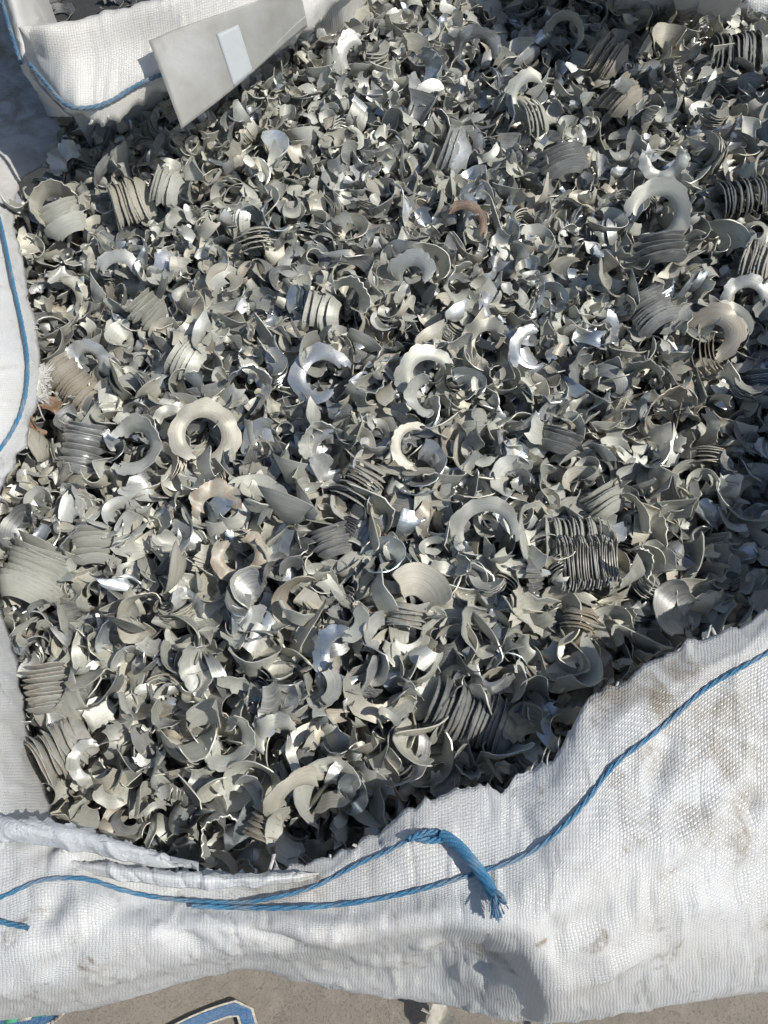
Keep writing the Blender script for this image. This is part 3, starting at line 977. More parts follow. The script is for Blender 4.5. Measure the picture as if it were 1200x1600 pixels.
def chip_mesh(rg, r1=0.04, ratio=0.5, span=4.0, cone=0.3, lip=0.2, pitch=0.0, wave=0.06, wn=5, rag=0.08, bend=0.0, bend_dir=0.0,
              taper=0.25, crumple=0.05, na=22, nr=5, th=0.0010, end=0.15, serr=0.0):
    """one curled cutting: an arc of a flared ring with a rolled inner lip, ragged rim and torn ends. r1 outer radius in metres"""
    r0 = r1 * ratio
    wdt = r1 - r0
    a = np.linspace(-0.5, 0.5, na)
    s = np.linspace(0, 1, nr)
    A, S = np.meshgrid(a, s, indexing='ij')
    e0, e1 = ragged(nr, rg, (1, 3)), ragged(nr, rg, (1, 3))
    A2 = A * span + end * (np.clip(A * 2, 0, 1) ** 3 * e0[None, :] + np.clip(-A * 2, 0, 1) ** 3 * e1[None, :])
    tp = 1 - taper * (np.abs(A) * 2) ** 3
    ro = ragged(na, rg, (3, 8, 17))[:, None]
    saw = (np.abs(((np.arange(na) * 0.5) % 1.0) - 0.5) * 4 - 1)[:, None] * serr
    R = r0 + wdt * S * tp + wdt * (rag * ro + saw) * S ** 4
    Z = cone * wdt * (S + 0.25 * S * S) - lip * wdt * (1 - S) ** 5 + pitch * A2 * r1 * 0.2
    wp = wn * A2 + rg.random() * 6
    Z = Z + wave * wdt * (0.45 * np.sin(wp) + 1.3 * (np.abs(np.sin(wp * 0.5 + 0.7 * S)) - 0.6)) * (0.15 + S)
    X, Y = R * np.cos(A2), R * np.sin(A2)
    X = X - (r0 + r1) * 0.5 * (np.sin(span / 2) / (span / 2) if span > 0 else 1)
    p = np.stack([X, Y, Z], -1)
    if crumple:
        k = rg.normal(0, 1, (3, 3)) * (1.6 / r1)
        ph = rg.random((3, 3)) * 6
        for d in range(3):
            p[..., d] += crumple * r1 * 0.5 * sum(np.sin(p @ k[m] + ph[m, d]) for m in range(2))
    if bend:
        c, s_ = math.cos(bend_dir), math.sin(bend_dir)
        x = p[..., 0] * c + p[..., 1] * s_
        y = -p[..., 0] * s_ + p[..., 1] * c
        kq = bend / r1
        x2 = np.sin(x * kq) / kq - p[..., 2] * np.sin(x * kq)
        z2 = (1 - np.cos(x * kq)) / kq + p[..., 2] * np.cos(x * kq)
        p = np.stack([x2 * c - y * s_, x2 * s_ + y * c, z2], -1)
    du = np.gradient(p, axis=0)
    dv = np.gradient(p, axis=1)
    nn = np.cross(du, dv)
    nn /= np.linalg.norm(nn, axis=2, keepdims=True) + 1e-12
    top = (p + nn * th / 2).reshape(-1, 3)
    bot = (p - nn * th / 2).reshape(-1, 3)
    n = na * nr
    i = np.arange(n).reshape(na, nr)
    q1 = np.stack([i[:-1, :-1], i[1:, :-1], i[1:, 1:], i[:-1, 1:]], -1).reshape(-1, 4)
    q2 = q1[:, ::-1] + n
    loop = np.concatenate([i[:, 0], i[-1, 1:], i[-2::-1, -1], i[0, -2:0:-1]])
    m = len(loop)
    V = np.concatenate([top, bot, top[loop], bot[loop]])
    b = 2 * n + np.arange(m)
    q3 = np.stack([b, b + m, np.roll(b, -1) + m, np.roll(b, -1)], -1)
    uv0 = np.stack([A * span * r1, S * wdt], -1).reshape(-1, 2)
    UV = np.concatenate([uv0, uv0, uv0[loop], uv0[loop]])
    return V, np.concatenate([q1, q2, q3]), UV


def rand_kind(rg, r, hi=True):
    """a random cutting; returns geometry and a word for its form"""
    na, nr = (14, 4) if hi else (9, 3)
    k = rg.random()
    if k < 0.20:
        g = chip_mesh(rg, r, rg.uniform(.38, .58), rg.uniform(3.4, 5.3), rg.uniform(.2, 1.1), rg.uniform(.2, .6), rg.normal(0, .5), rg.uniform(0, .10),
                      rg.integers(3, 8), rg.uniform(.01, .05), rg.uniform(0, .4), rg.random() * 6, rg.uniform(.0, .3), rg.uniform(.01, .05), na + 6, nr + 1)
        return g, 'hook'
    if k < 0.48:
        g = chip_mesh(rg, r * 1.15, rg.uniform(.34, .6), rg.uniform(1.6, 3.4), rg.uniform(-.2, 1.2), rg.uniform(0, .45), rg.normal(0, .6), rg.uniform(0, .12),
                      rg.integers(3, 8), rg.uniform(.01, .07), rg.uniform(0, .7), rg.random() * 6, rg.uniform(.0, .5), rg.uniform(.01, .06), na, nr + 1)
        return g, 'crescent'
    if k < 0.68:
        g = chip_mesh(rg, r * 1.5, rg.uniform(.10, .35), rg.uniform(.7, 1.5), rg.uniform(-.2, .8), 0.0, rg.normal(0, .5), rg.uniform(.02, .14),
                      rg.integers(2, 5), rg.uniform(.02, .09), rg.uniform(.4, 1.7), rg.random() * 6, rg.uniform(-.2, .6), rg.uniform(.02, .07), na - 4, nr + (1 if hi else 0), end=0.22)
        return g, 'flake'
    if k < 0.84:
        g = chip_mesh(rg, r * 1.3, rg.uniform(.40, .62), rg.uniform(1.2, 2.4), rg.uniform(.8, 1.8), 0.2, rg.normal(0, 1.5), rg.uniform(.0, .1),
                      3, rg.uniform(.01, .06), rg.uniform(.8, 2.2), rg.uniform(-.6, .6), rg.uniform(0, .7), rg.uniform(.01, .05), na, nr + 1)
        return g, 'curl'
    if k < 0.92:
        g = chip_mesh(rg, r * 1.6, rg.uniform(.70, .85), rg.uniform(1.0, 2.2), rg.uniform(-.5, 2.5), 0, rg.normal(0, 2.5), .1, 4, .06,
                      rg.uniform(.3, 1.5), rg.random() * 6, .5, .06, na, nr)
        return g, 'sliver'
    g = chip_mesh(rg, r * 1.3, rg.uniform(.05, .2), rg.uniform(1.2, 2.2), rg.uniform(.3, 1.2), 0, 0, rg.uniform(.15, .35), rg.integers(4, 9),
                  rg.uniform(.06, .14), rg.uniform(.3, 1.2), rg.random() * 6, .3, .14, na, nr + 1, end=0.35)
    return g, 'crumpled flake'


def frame(n, spin):
    n = Vector(n).normalized()
    x = Vector((1, 0, 0))
    y = n.cross(x)
    if y.length < 1e-3:
        y = Vector((0, 1, 0))
    y.normalize()
    x = y.cross(n)
    m = Matrix((x, y, n)).transposed()
    return m @ Matrix.Rotation(spin, 3, 'Z')


MM = 1.0
LAND = []          # landmarks: (position, short phrase, footprint radius)
DISC = []

# ring-shaped chips one can find in the photograph:
# x, y, radius px, span deg, direction the arc bows to (deg, ccw from right), tilt x, tilt y, cone, hole ratio, lip, wave, look, label, phrase
RINGS = [
    (502, 588, 58, 276, 168, 8, 4, .25, .52, .30, .10, 'silver', 'bright silver open ring chip with faceted wavy rim', 'bright silver faceted ring'),
    (318, 681, 61, 352, 75, 10, 6, .45, .50, .35, .05, 'tan', 'full tan washer-like ring chip with dark round hole', 'tan washer-like ring'),
    (207, 697, 55, 262, 22, 6, -4, .35, .52, .25, .04, 'pale', 'pale open ring chip beside the tan full ring', 'pale open ring'),
    (376, 868, 50, 300, 290, 14, 0, .55, .54, .35, .05, 'tanrust', 'tan ring chip with orange rust along its lower side', 'orange rusted ring'),
    (672, 590, 57, 210, 140, 12, 10, .5, .52, .2, .03, 'dull', 'dull grey crescent chip wrapped round a smaller pale crescent', 'wrapped grey crescent'),
    (672, 617, 44, 190, 190, 10, -6, .4, .50, .1, .02, 'pale', 'pale smooth crescent chip nested inside a grey crescent', 'nested pale crescent'),
    (708, 706, 46, 170, 272, 18, 0, 1.2, .56, .3, .02, 'silver', 'polished silver saddle-shaped chip with rolled lip', 'polished silver saddle'),
    (652, 700, 46, 190, 165, 10, 20, .5, .62, .1, .03, 'tan', 'thin tan hook chip beside the polished saddle chip', 'thin tan hook'),
    (645, 440, 50, 215, 95, 16, 4, .8, .46, .4, .04, 'pale', 'pale thick ring chip with upturned rim near the middle', 'pale thick ring'),
    (715, 443, 42, 250, 205, 20, 28, .9, .42, .4, .04, 'dull', 'grey conical ring chip leaning towards the pale thick ring', 'grey leaning cone'),
    (1038, 242, 44, 205, 275, 16, 0, .8, .50, .4, .04, 'pale', 'pale ring chip with a second lip inside, near far side', 'pale double-lipped ring'),
    (1024, 335, 60, 255, 50, 14, -8, .4, .50, .2, .05, 'dull', 'large dull grey ring chip beside dark stacked plates', 'large dull ring'),
    (652, 112, 44, 185, 0, 22, 30, .5, .52, .3, .05, 'blue', 'blue-grey ring chip standing on edge near far side', 'standing blue-grey ring'),
    (762, 838, 66, 215, 105, 14, 4, .4, .62, .1, .03, 'dull', 'large dusty grey arch chip open towards the front', 'large dusty arch'),
    (1188, 785, 56, 210, 200, 8, -8, .3, .55, .4, .03, 'tan', 'tan ring chip with inner step at the right border', 'tan stepped ring'),
    (1108, 528, 56, 230, 40, 12, -10, .3, .40, .1, .03, 'brown', 'brownish fan-shaped disc chip with broad smooth face', 'brownish fan disc'),
    (346, 1152, 56, 200, 318, 8, 0, .3, .54, .1, .02, 'dull', 'smooth grey crescent chip shaped like a hook in front', 'smooth grey hook'),
    (768, 1042, 46, 180, 262, 22, -4, .8, .55, .3, .08, 'silver', 'glaring white-silver crescent chip with dented rim', 'glaring dented crescent'),
    (548, 1022, 62, 190, 190, 12, 10, .5, .56, .2, .05, 'blue', 'blue-grey broad crescent chip in front of the middle', 'broad blue-grey crescent'),
    (600, 1072, 56, 120, 320, 14, 8, .4, .60, .1, .02, 'dull', 'blade-like grey crescent chip under the blue-grey one', 'blade-like crescent'),
    (136, 565, 38, 300, 90, 30, 0, 1.0, .40, .3, .08, 'silver', 'small whitish cone ring chip with ragged edge, left side', 'small whitish cone'),
    (960, 195, 74, 130, 30, 20, 30, .4, .66, .1, .02, 'dark', 'long dark curved blade chip arching near far side', 'long dark blade'),
    (472, 1262, 70, 150, 120, 30, 20, 1.0, .50, .2, .02, 'tan', 'broad tan half-pipe chip by the front rim', 'broad tan half-pipe'),
    (345, 1296, 62, 150, 150, 20, 20, 1.2, .45, .2, .02, 'pale', 'pale S-curved chip close to the front rim', 'pale S-curved chip'),
    (1165, 475, 46, 200, 100, 26, 0, .9, .52, .3, .02, 'pale', 'pale arch chip over a dark hollow at the right', 'pale arch'),
    (806, 632, 50, 185, 255, 20, -6, .9, .58, .2, .02, 'silver', 'shiny U-shaped trough chip right of the middle', 'shiny U trough'),
    (1042, 652, 54, 165, 120, 24, 8, .8, .60, .2, .02, 'brown', 'brownish arch chip with one torn end', 'brownish arch'),
    (1080, 660, 50, 120, 345, 20, -18, .6, .50, .1, .02, 'tan', 'tan twisted ribbon chip beside the brownish arch', 'tan twisted ribbon'),
    (722, 358, 44, 150, 55, 16, 6, .7, .66, .2, .03, 'rust', 'rust-brown narrow arc chip in the far middle', 'rust-brown arc'),
    (835, 322, 40, 160, 200, 24, -24, 1.6, .45, .2, .03, 'tanrust', 'tan curled tube chip with brownish mouth', 'tan curled tube'),
    (228, 960, 48, 250, 160, 18, 10, .7, .56, .3, .03, 'tan', 'tan C-shaped chip holding smaller curls, left front', 'tan C-shaped chip'),
    (640, 985, 62, 130, 275, 16, 0, .6, .40, .1, .03, 'dull', 'wide grey fan chip with lamellae stuck on its back', 'wide grey fan'),
    (845, 1000, 46, 190, 250, 18, 0, .9, .45, .2, .03, 'dull', 'dull cup-shaped chip right of the front middle', 'dull cup'),
    (505, 692, 44, 190, 160, 14, 10, .7, .50, .2, .06, 'pale', 'pale lobed crescent chip below the silver faceted ring', 'pale lobed crescent'),
    (522, 710, 50, 200, 190, 18, -8, .6, .55, .3, .10, 'silver', 'dented silver crescent chip beside rusty ribbed pack', 'dented silver crescent'),
    (338, 795, 48, 220, 95, 12, 0, .6, .45, .2, .03, 'tanrust', 'tan half ring chip with a brick-red crust', 'brick-red crusted half ring'),
    (72, 655, 42, 280, 130, 14, 10, .6, .45, .1, .14, 'rustred', 'crumpled red-brown rusty chip by the left rim', 'red-brown rusty chip'),
    (385, 600, 44, 210, 60, 30, 10, .7, .52, .3, .05, 'silver', 'silver hooked chip left of the bright faceted ring', 'silver hooked chip'),
    (175, 285, 40, 90, 20, 10, 30, 2.0, .55, .1, .02, 'silver', 'silver gutter-shaped chip near the far left corner', 'silver gutter chip'),
    (120, 265, 46, 140, 140, 14, 0, .4, .35, .1, .06, 'pale', 'pale torn flat chip below the hanging flap', 'pale torn chip'),
    (90, 330, 46, 210, 120, 16, 8, .7, .52, .3, .03, 'tan', 'tan arched ring chip near the left rim', 'tan arched ring'),
    (95, 465, 44, 220, 340, 14, 0, .7, .52, .2, .03, 'tan', 'tan hook chip close to the left rim cord', 'tan rim-side hook'),
    (185, 435, 42, 150, 90, 30, 0, 1.3, .5, .2, .02, 'pale', 'pale gutter chip with glossy ridge, left of middle', 'pale glossy gutter'),
    (900, 610, 40, 160, 250, 24, 0, 1.0, .45, .2, .03, 'dull', 'grey cupped chip between shiny trough and brown arch', 'grey cupped chip'),
    (1010, 600, 52, 150, 95, 28, -4, .9, .45, .2, .02, 'dull', 'greenish-grey domed arc chip right of the middle', 'greenish domed arc'),
    (842, 545, 48, 200, 190, 20, 16, .8, .55, .3, .04, 'silver', 'silver twisted S chip right of the middle', 'silver twisted S chip'),
    (765, 540, 46, 230, 150, 14, 0, .5, .50, .2, .04, 'tan', 'dusty tan open ring chip right of the middle', 'dusty tan open ring'),
    (980, 880, 46, 120, 30, 20, 0, 1.0, .5, .2, .03, 'dull', 'dull curved chip leaning on the rusty ribbed pack', 'dull leaning curve'),
    (980, 935, 50, 150, 265, 24, 6, .9, .4, .2, .06, 'pale', 'pale gaping chip with bent jaws at right', 'pale gaping chip'),
    (875, 1090, 50, 200, 240, 24, -10, 1.0, .4, .2, .02, 'tan', 'tan cone chip half in shade by the front rim', 'tan shaded cone'),
    (560, 90, 44, 180, 170, 24, 20, .8, .45, .2, .03, 'pale', 'pale curled chip near the plastic sheet', 'pale curl by the sheet'),
    (880, 60, 42, 190, 70, 24, -8, .6, .55, .2, .02, 'dull', 'dull hook-shaped chip in the far row', 'dull far hook'),
    (830, 150, 46, 230, 170, 16, 10, .5, .52, .2, .03, 'dull', 'dull open ring chip left of the long dark blade', 'dull far open ring'),
    (745, 90, 46, 190, 95, 30, 0, .7, .55, .2, .03, 'dark', 'dark arched chip beside the standing blue-grey ring', 'dark far arch'),
    (540, 470, 46, 170, 50, 20, 0, .8, .5, .2, .03, 'dull', 'grey fan chip behind ribbed fins in the middle', 'grey middle fan'),
    (150, 1190, 46, 230, 200, 16, 20, .7, .55, .3, .04, 'pale', 'pale ring chip standing in the left front corner', 'pale corner ring'),
    (435, 1165, 52, 160, 130, 22, 0, .9, .5, .2, .03, 'dull', 'grey arched chip beside the smooth grey hook', 'grey arch by the hook'),
    (545, 1130, 62, 120, 250, 18, 0, .6, .35, .1, .04, 'dull', 'large grey leaf-like chip in the front middle', 'large grey leaf'),
    (330, 1030, 52, 190, 220, 20, 0, .8, .4, .2, .03, 'pale', 'pale fan chip broken into lobes, left front', 'pale lobed fan'),
]

ring_objs = []
for k, (px, py, rp_, span, adir, tx, ty, cone, ratio, lip, wave, look, label, short) in enumerate(RINGS):
    rg = np.random.default_rng(400 + k)
    g0 = at(px, py, 0.76)
    z = float(fill_z(g0.x, g0.y)) + (0.015 if k < 12 else 0.006)
    c = at(px, py, z)
    dep = pix(c)[2]
    r = rp_ * dep / FPX
    cone, lip = cone * 1.0 + .10, lip * 1.1 + .05
    if k % 7 not in (2, 5):
        cone = -0.26 * cone
        lip = min(lip, .22)
    tx, ty = tx * 1.25 + rg.normal(0, 5), ty * 1.3 + rg.normal(0, 9)
    V, Q, UV = chip_mesh(rg, r * 0.91, ratio, math.radians(span), cone, lip, pitch=(0.35 if span > 280 else rg.normal(0, .4)), wave=wave + rg.uniform(.03, .14), wn=rg.integers(3, 8), rag=0.075, bend=rg.uniform(.05, .55), bend_dir=rg.random() * 6,
                         taper=.12 if span > 290 else .38, crumple=rg.uniform(.03, .08), na=54, nr=9, th=0.0012, end=0.12)
    # the arc's own middle is moved back to the ring's centre
    V = V + np.array([(r * ratio + r) * 0.5 * (math.sin(math.radians(span) / 2) / (math.radians(span) / 2)), 0, 0])
    me = quad_mesh('ring_chip', V, Q, True, UV)
    o = new_obj('ring_chip', me, None, M_LOOK[look])
    nrm_ = (Vector((0, 0, 1)) * 0.45 + (CAM - c).normalized() * 0.55).normalized()
    M = frame(nrm_, 0) @ Matrix.Rotation(math.radians(tx), 3, 'X') @ Matrix.Rotation(math.radians(ty), 3, 'Y') @ Matrix.Rotation(math.radians(adir), 3, 'Z')
    o.matrix_world = Matrix.Translation(c) @ M.to_4x4()
    tag(o, label, 'metal chip')
    ring_objs.append(o)
    LAND.append((c, short, r))
    DISC.append((c.x, c.y, r * (0.72 if span > 240 else 0.55), c.z))

# packs of thin plates still hanging together:
# x, y, plate radius px, number, pitch px, axis direction deg, facing (+1 back of the arc seen, -1 hollow seen), span, hole ratio, cone, fan deg, look, label, phrase
PACKS = [
    (126, 706, 38, 10, 9.0, 262, 1, 150, .62, .7, 2.0, 'silver', 'bright silver pack of stacked curved plates by left rim', 'bright silver ribbed pack'),
    (922, 884, 48, 24, 3.9, 2, -1, 175, .66, .25, 0.3, 'palerust', 'large ribbed pack, its hollow streaked white and rust brown', 'rust-streaked hollow pack'),
    (908, 838, 40, 14, 7.0, 0, 1, 150, .60, .6, 0.0, 'dull', 'grey ribbed arch pack resting on the rust-streaked hollow pack', 'grey ribbed arch'),
    (746, 1124, 56, 19, 7.0, 338, 1, 130, .62, .8, 0.6, 'dark', 'dark grey pack of twenty thin curved plates near front', 'dark many-plated pack'),
    (566, 752, 44, 10, 7.5, 60, 1, 110, .62, .4, 1.5, 'palerust', 'rusty tan ribbed pack pointing to the dented silver crescent', 'rusty tan ribbed pack'),
    (300, 566, 42, 6, 8.5, 330, 1, 130, .64, .9, 3.0, 'dull', 'grey pack of nested curved plates left of the silver ring', 'grey nested pack'),
    (512, 488, 40, 6, 9.0, 350, 1, 120, .58, .8, 3.0, 'dull', 'grey comb-like pack of upright fins in the middle', 'grey comb-like pack'),
    (48, 905, 62, 13, 7.2, 250, 1, 140, .55, .8, 2.5, 'dull', 'large shell-like pack of overlapping plates at the left border', 'large shell-like pack'),
    (212, 312, 46, 10, 7.0, 20, 1, 130, .55, .6, 2.5, 'tan', 'tan pack of wavy plates near the far left corner', 'tan wavy pack'),
    (268, 296, 42, 7, 7.0, 345, 1, 110, .55, .5, 4.0, 'dull', 'grey page-like pack beside the tan wavy pack', 'grey page-like pack'),
    (104, 1166, 54, 13, 7.5, 35, 1, 120, .55, .5, 2.5, 'palerust', 'brown-edged pack of rippled plates in the left front corner', 'brown-edged rippled pack'),
    (72, 1082, 44, 12, 6.8, 280, 1, 100, .45, .3, 1.0, 'palerust', 'rough coarse pack of short plates above the rippled pack', 'rough coarse pack'),
    (146, 860, 46, 6, 8.5, 275, 1, 100, .55, .4, 2.0, 'dull', 'grey pack of five straight plates near left border', 'grey five-plate pack'),
    (122, 606, 34, 11, 8.0, 318, 1, 190, .45, .7, 1.0, 'brown', 'dark brownish spiral pack beside the frayed left rim', 'brownish spiral pack'),
    (880, 262, 56, 7, 6.5, 285, 1, 100, .62, .5, 3.0, 'dark', 'dark pack of long thin blades below the long dark blade', 'dark long-blade pack'),
    (1030, 398, 58, 9, 6.0, 275, 1, 90, .66, .4, 1.5, 'dark', 'dark pack of flat blades in front of the large dull ring', 'dark flat-blade pack'),
    (955, 92, 40, 9, 6.0, 325, 1, 130, .50, .5, 2.0, 'brown', 'brownish pleated pack standing in the far right', 'brownish pleated pack'),
    (1170, 80, 40, 12, 7.0, 2, 1, 190, .50, .7, 1.5, 'dark', 'dark spring-like pack in shade at the far right border', 'dark spring-like pack'),
    (1172, 302, 34, 14, 5.5, 8, 1, 200, .50, .5, 0.5, 'dark', 'blackish bristly roll pack at the right border', 'blackish bristly roll'),
    (1020, 492, 50, 10, 6.5, 300, 1, 110, .60, .5, 2.5, 'dark', 'dark finned pack beside the brownish fan disc', 'dark finned pack'),
    (908, 962, 40, 6, 6.5, 75, 1, 110, .50, .5, 2.0, 'tanrust', 'small tan ribbed pack below the rust-streaked hollow pack', 'small tan ribbed pack'),
    (1104, 712, 42, 6, 7.0, 85, 1, 90, .55, .3, 1.0, 'brown', 'brown chevron-like pack of bent plates at right', 'brown chevron pack'),
    (1100, 560, 36, 6, 7.0, 190, -1, 150, .60, .3, 1.0, 'brown', 'small brown nested pack inside the brownish fan disc', 'small nested pack'),
    (635, 958, 44, 7, 6.0, 80, 1, 100, .55, .4, 2.0, 'palerust', 'pack of pale lamellae fanned over the wide grey fan', 'pale fanned lamellae'),
    (418, 1282, 34, 8, 7.0, 70, 1, 160, .50, .5, 1.5, 'brown', 'small spring-like brownish pack beside the front rim', 'small brownish spring'),
    (400, 368, 48, 8, 5.5, 100, 1, 80, .40, .3, 1.0, 'tan', 'tan fan pack with a toothed end, far left of middle', 'tan toothed fan'),
    (106, 352, 46, 6, 8.0, 300, 1, 110, .58, .9, 3.5, 'dull', 'zigzag grey pack of folded plates below the tan arched ring', 'zigzag grey pack'),
    (722, 242, 50, 7, 5.5, 340, 1, 110, .40, .5, 2.0, 'silver', 'splintery silver pack shaped like a leaf in the far middle', 'splintery silver leaf'),
    (975, 155, 44, 7, 6.5, 310, 1, 110, .55, .5, 2.5, 'brown', 'brownish ribbed pack against the long dark blade', 'brownish ribbed pack'),
    (840, 180, 40, 6, 6.0, 20, 1, 120, .55, .5, 3.0, 'dull', 'dull lamella pack left of the long dark blade', 'dull lamella pack'),
    (870, 695, 44, 6, 7.0, 250, 1, 140, .60, .6, 3.0, 'dark', 'dark arched pack below the shiny U trough', 'dark arched pack'),
    (1195, 620, 46, 9, 6.0, 260, 1, 130, .50, .5, 2.0, 'blue', 'bluish crumpled pack at the right border', 'bluish crumpled pack'),
    (1190, 410, 44, 8, 6.0, 345, 1, 110, .50, .4, 1.5, 'palerust', 'frost-like encrusted pack at the right border', 'encrusted pack'),
    (235, 490, 46, 8, 6.0, 320, 1, 90, .40, .3, 1.5, 'dull', 'grey layered slab pack left of the middle', 'grey layered slab'),
    (520, 850, 40, 7, 7.0, 290, 1, 120, .58, .6, 3.0, 'dark', 'dark curved pack in shade below the rusty tan pack', 'dark shaded pack'),
    (950, 790, 44, 6, 7.0, 300, 1, 110, .55, .6, 3.0, 'dull', 'grey slatted pack behind the grey ribbed arch', 'grey slatted pack'),
]
pack_objs = []
for k, (px, py, rp_, cnt, pit, adir, facing, span, ratio, cone, fan, look, label, short) in enumerate(PACKS):
    rg = np.random.default_rng(900 + k)
    g0 = at(px, py, 0.76)
    z = float(fill_z(g0.x, g0.y)) + 0.003
    c = at(px, py, z)
    dep = pix(c)[2]
    r = rp_ * 0.92 * dep / FPX
    pt = pit * 0.96 * dep / FPX
    nrm_ = (Vector((0, 0, 1)) * 0.5 + (CAM - c).normalized() * 0.5).normalized()
    base = frame(nrm_, 0)
    ax = base @ Vector((math.cos(math.radians(adir)), math.sin(math.radians(adir)), rg.uniform(-.12, .12)))
    ax.normalize()
    x = (nrm_ - ax * nrm_.dot(ax)).normalized() * facing
    y = ax.cross(x)
    M = Matrix((x, y, ax)).transposed()
    root = empty('ribbed_chip', c)
    root.matrix_world = Matrix.Translation(c - x * r * (0.45 if facing > 0 else 0.75)) @ M.to_4x4()
    tag(root, label, 'metal chip')
    meshes = []
    for v in range(3):
        V, Q, UV = chip_mesh(rg, r, ratio, math.radians(span), -cone, 0.05, 0, .03, 4, .03, 0, 0, .10, .018, 26, 4, th=0.0011, end=.10, serr=.03)
        V = V + np.array([(r * ratio + r) * 0.5 * (math.sin(math.radians(span) / 2) / (math.radians(span) / 2)), 0, 0])
        me = quad_mesh('plate', V, Q, True, UV)
        me.materials.append(M_LOOK[look])
        meshes.append(me)
    for i in range(cnt):
        o = new_obj('plate', meshes[int(rg.integers(0, 3))], root)
        f = i - (cnt - 1) / 2
        o.location = (rg.normal(0, .02) * r + 0.0009 * math.sin(i * 1.3), rg.normal(0, .03) * r, f * pt + rg.normal(0, .26 if pt > 0.0042 else .12) * pt)
        o.rotation_euler = (math.radians(rg.normal(0, 1.2)), math.radians(f * fan + rg.normal(0, 2.2)), math.radians(rg.normal(0, 4.5)))
        o.scale = (rg.uniform(.94, 1.05), rg.uniform(.90, 1.06), 1)
    pack_objs.append(root)
    LAND.append((c, short, max(r, cnt * pt / 2)))
    half = cnt * pt / 2
    for t in (-0.66, 0, 0.66):
        q = c + ax * half * t
        DISC.append((q.x, q.y, r * 0.48, c.z))

DISC = np.array(DISC)

# --- inside of the bag: outline of the heap, from the rim
outl = [(-60, 880), (-25, 960), (10, 1060), (40, 1200), (70, 1290), (180, 1350), (300, 1378), (460, 1372), (580, 1330), (680, 1275), (800, 1245), (900, 1190), (940, 1120), (1060, 1040),
        (1220, 975), (1330, 930), (1335, 700), (1330, 400), (1310, 200), (1250, 60), (1180, -20), (900, -70), (640, -60), (500, 20), (300, 110), (160, 165), (100, 165),
        (70, 240), (15, 290), (0, 340), (10, 420), (25, 520), (40, 560), (30, 650), (0, 700), (-30, 780)]
POLY = np.array([[*at(x, y, 0.75 if y > 300 else 0.81)][:2] for x, y in outl])


cen = POLY.mean(0)
nb = 220
lp_ = np.concatenate([POLY, POLY[:1]])
cl_ = np.concatenate([[0], np.cumsum(np.linalg.norm(np.diff(lp_, axis=0), axis=1))])
tq = np.linspace(0, cl_[-1], nb, endpoint=False)
LOOP = np.stack([np.interp(tq, cl_, lp_[:, k]) for k in range(2)], 1)
for _ in range(25):
    LOOP = (np.roll(LOOP, 1, 0) + 2 * LOOP + np.roll(LOOP, -1, 0)) / 4
tang = np.roll(LOOP, -1, 0) - np.roll(LOOP, 1, 0)
outn = np.stack([tang[:, 1], -tang[:, 0]], 1)
outn /= np.linalg.norm(outn, axis=1, keepdims=True)
if ((LOOP - cen) * outn).sum() < 0:
    outn = -outn
zs = np.linspace(0.004, 0.69, 26)
Vb = []
for z in zs:
    bul = 0.012 + 0.012 * math.sin(PI * z / 0.69)
    w_ = np.array([0.005 * fbm((a * 0.08, z * 6, 5.5), 3) for a in range(nb)])
    Vb.append(np.concatenate([LOOP + outn * (bul + w_)[:, None], np.full((nb, 1), z)], 1))
Vb = np.concatenate(Vb) - np.array([0, 0.6, 0])
ib = np.arange(26 * nb).reshape(26, nb)
Qb = np.stack([ib[:-1], np.roll(ib, -1, 1)[:-1], np.roll(ib, -1, 1)[1:], ib[1:]], -1).reshape(-1, 4)
ub = np.stack([np.tile(tq, 26), np.repeat(zs, nb)], 1)
ob = new_obj('body', quad_mesh('body', Vb, Qb, True, ub), bag, M_WOVEN)
ob.modifiers.new('thickness', 'SOLIDIFY').thickness = 0.0012


def inside(P):
    x, y = P[:, 0], P[:, 1]
    r = np.zeros(len(P), bool)
    j = len(POLY) - 1
    for i in range(len(POLY)):
        xi, yi = POLY[i]
        xj, yj = POLY[j]
        c = ((yi > y) != (yj > y)) & (x < (xj - xi) * (y - yi) / (yj - yi + 1e-12) + xi)
        r ^= c
        j = i
    return r


def edge_dist(P):
    d = np.full(len(P), 9.0)
    for i in range(len(POLY)):
        a, b = POLY[i], POLY[(i + 1) % len(POLY)]
        ab = b - a
        t = np.clip(((P - a) @ ab) / (ab @ ab), 0, 1)
        d = np.minimum(d, np.linalg.norm(P - a - t[:, None] * ab, axis=1))
    return d


def scatter(dist, tries, rg):
    lo, hi = POLY.min(0), POLY.max(0)
    cell = {}
    out = []
    C = lo + rg.random((tries, 2)) * (hi - lo)
    C = C[inside(C)]
    for p in C:
        i, j = int(p[0] / dist), int(p[1] / dist)
        ok = True
        for a in (-1, 0, 1):
            for b in (-1, 0, 1):
                for q in cell.get((i + a, j + b), ()):
                    if (q[0] - p[0]) ** 2 + (q[1] - p[1]) ** 2 < dist * dist:
                        ok = False
        if ok:
            cell.setdefault((i, j), []).append(p)
            out.append(p)
    return np.array(out)


NV = 64
rg = np.random.default_rng(77)
HI = []
for k in range(NV):
    r = 1.0
    g, form = rand_kind(rg, 0.0252, True)
    HI.append((g, form))
LO = [rand_kind(rg, 0.026, False) for k in range(28)]
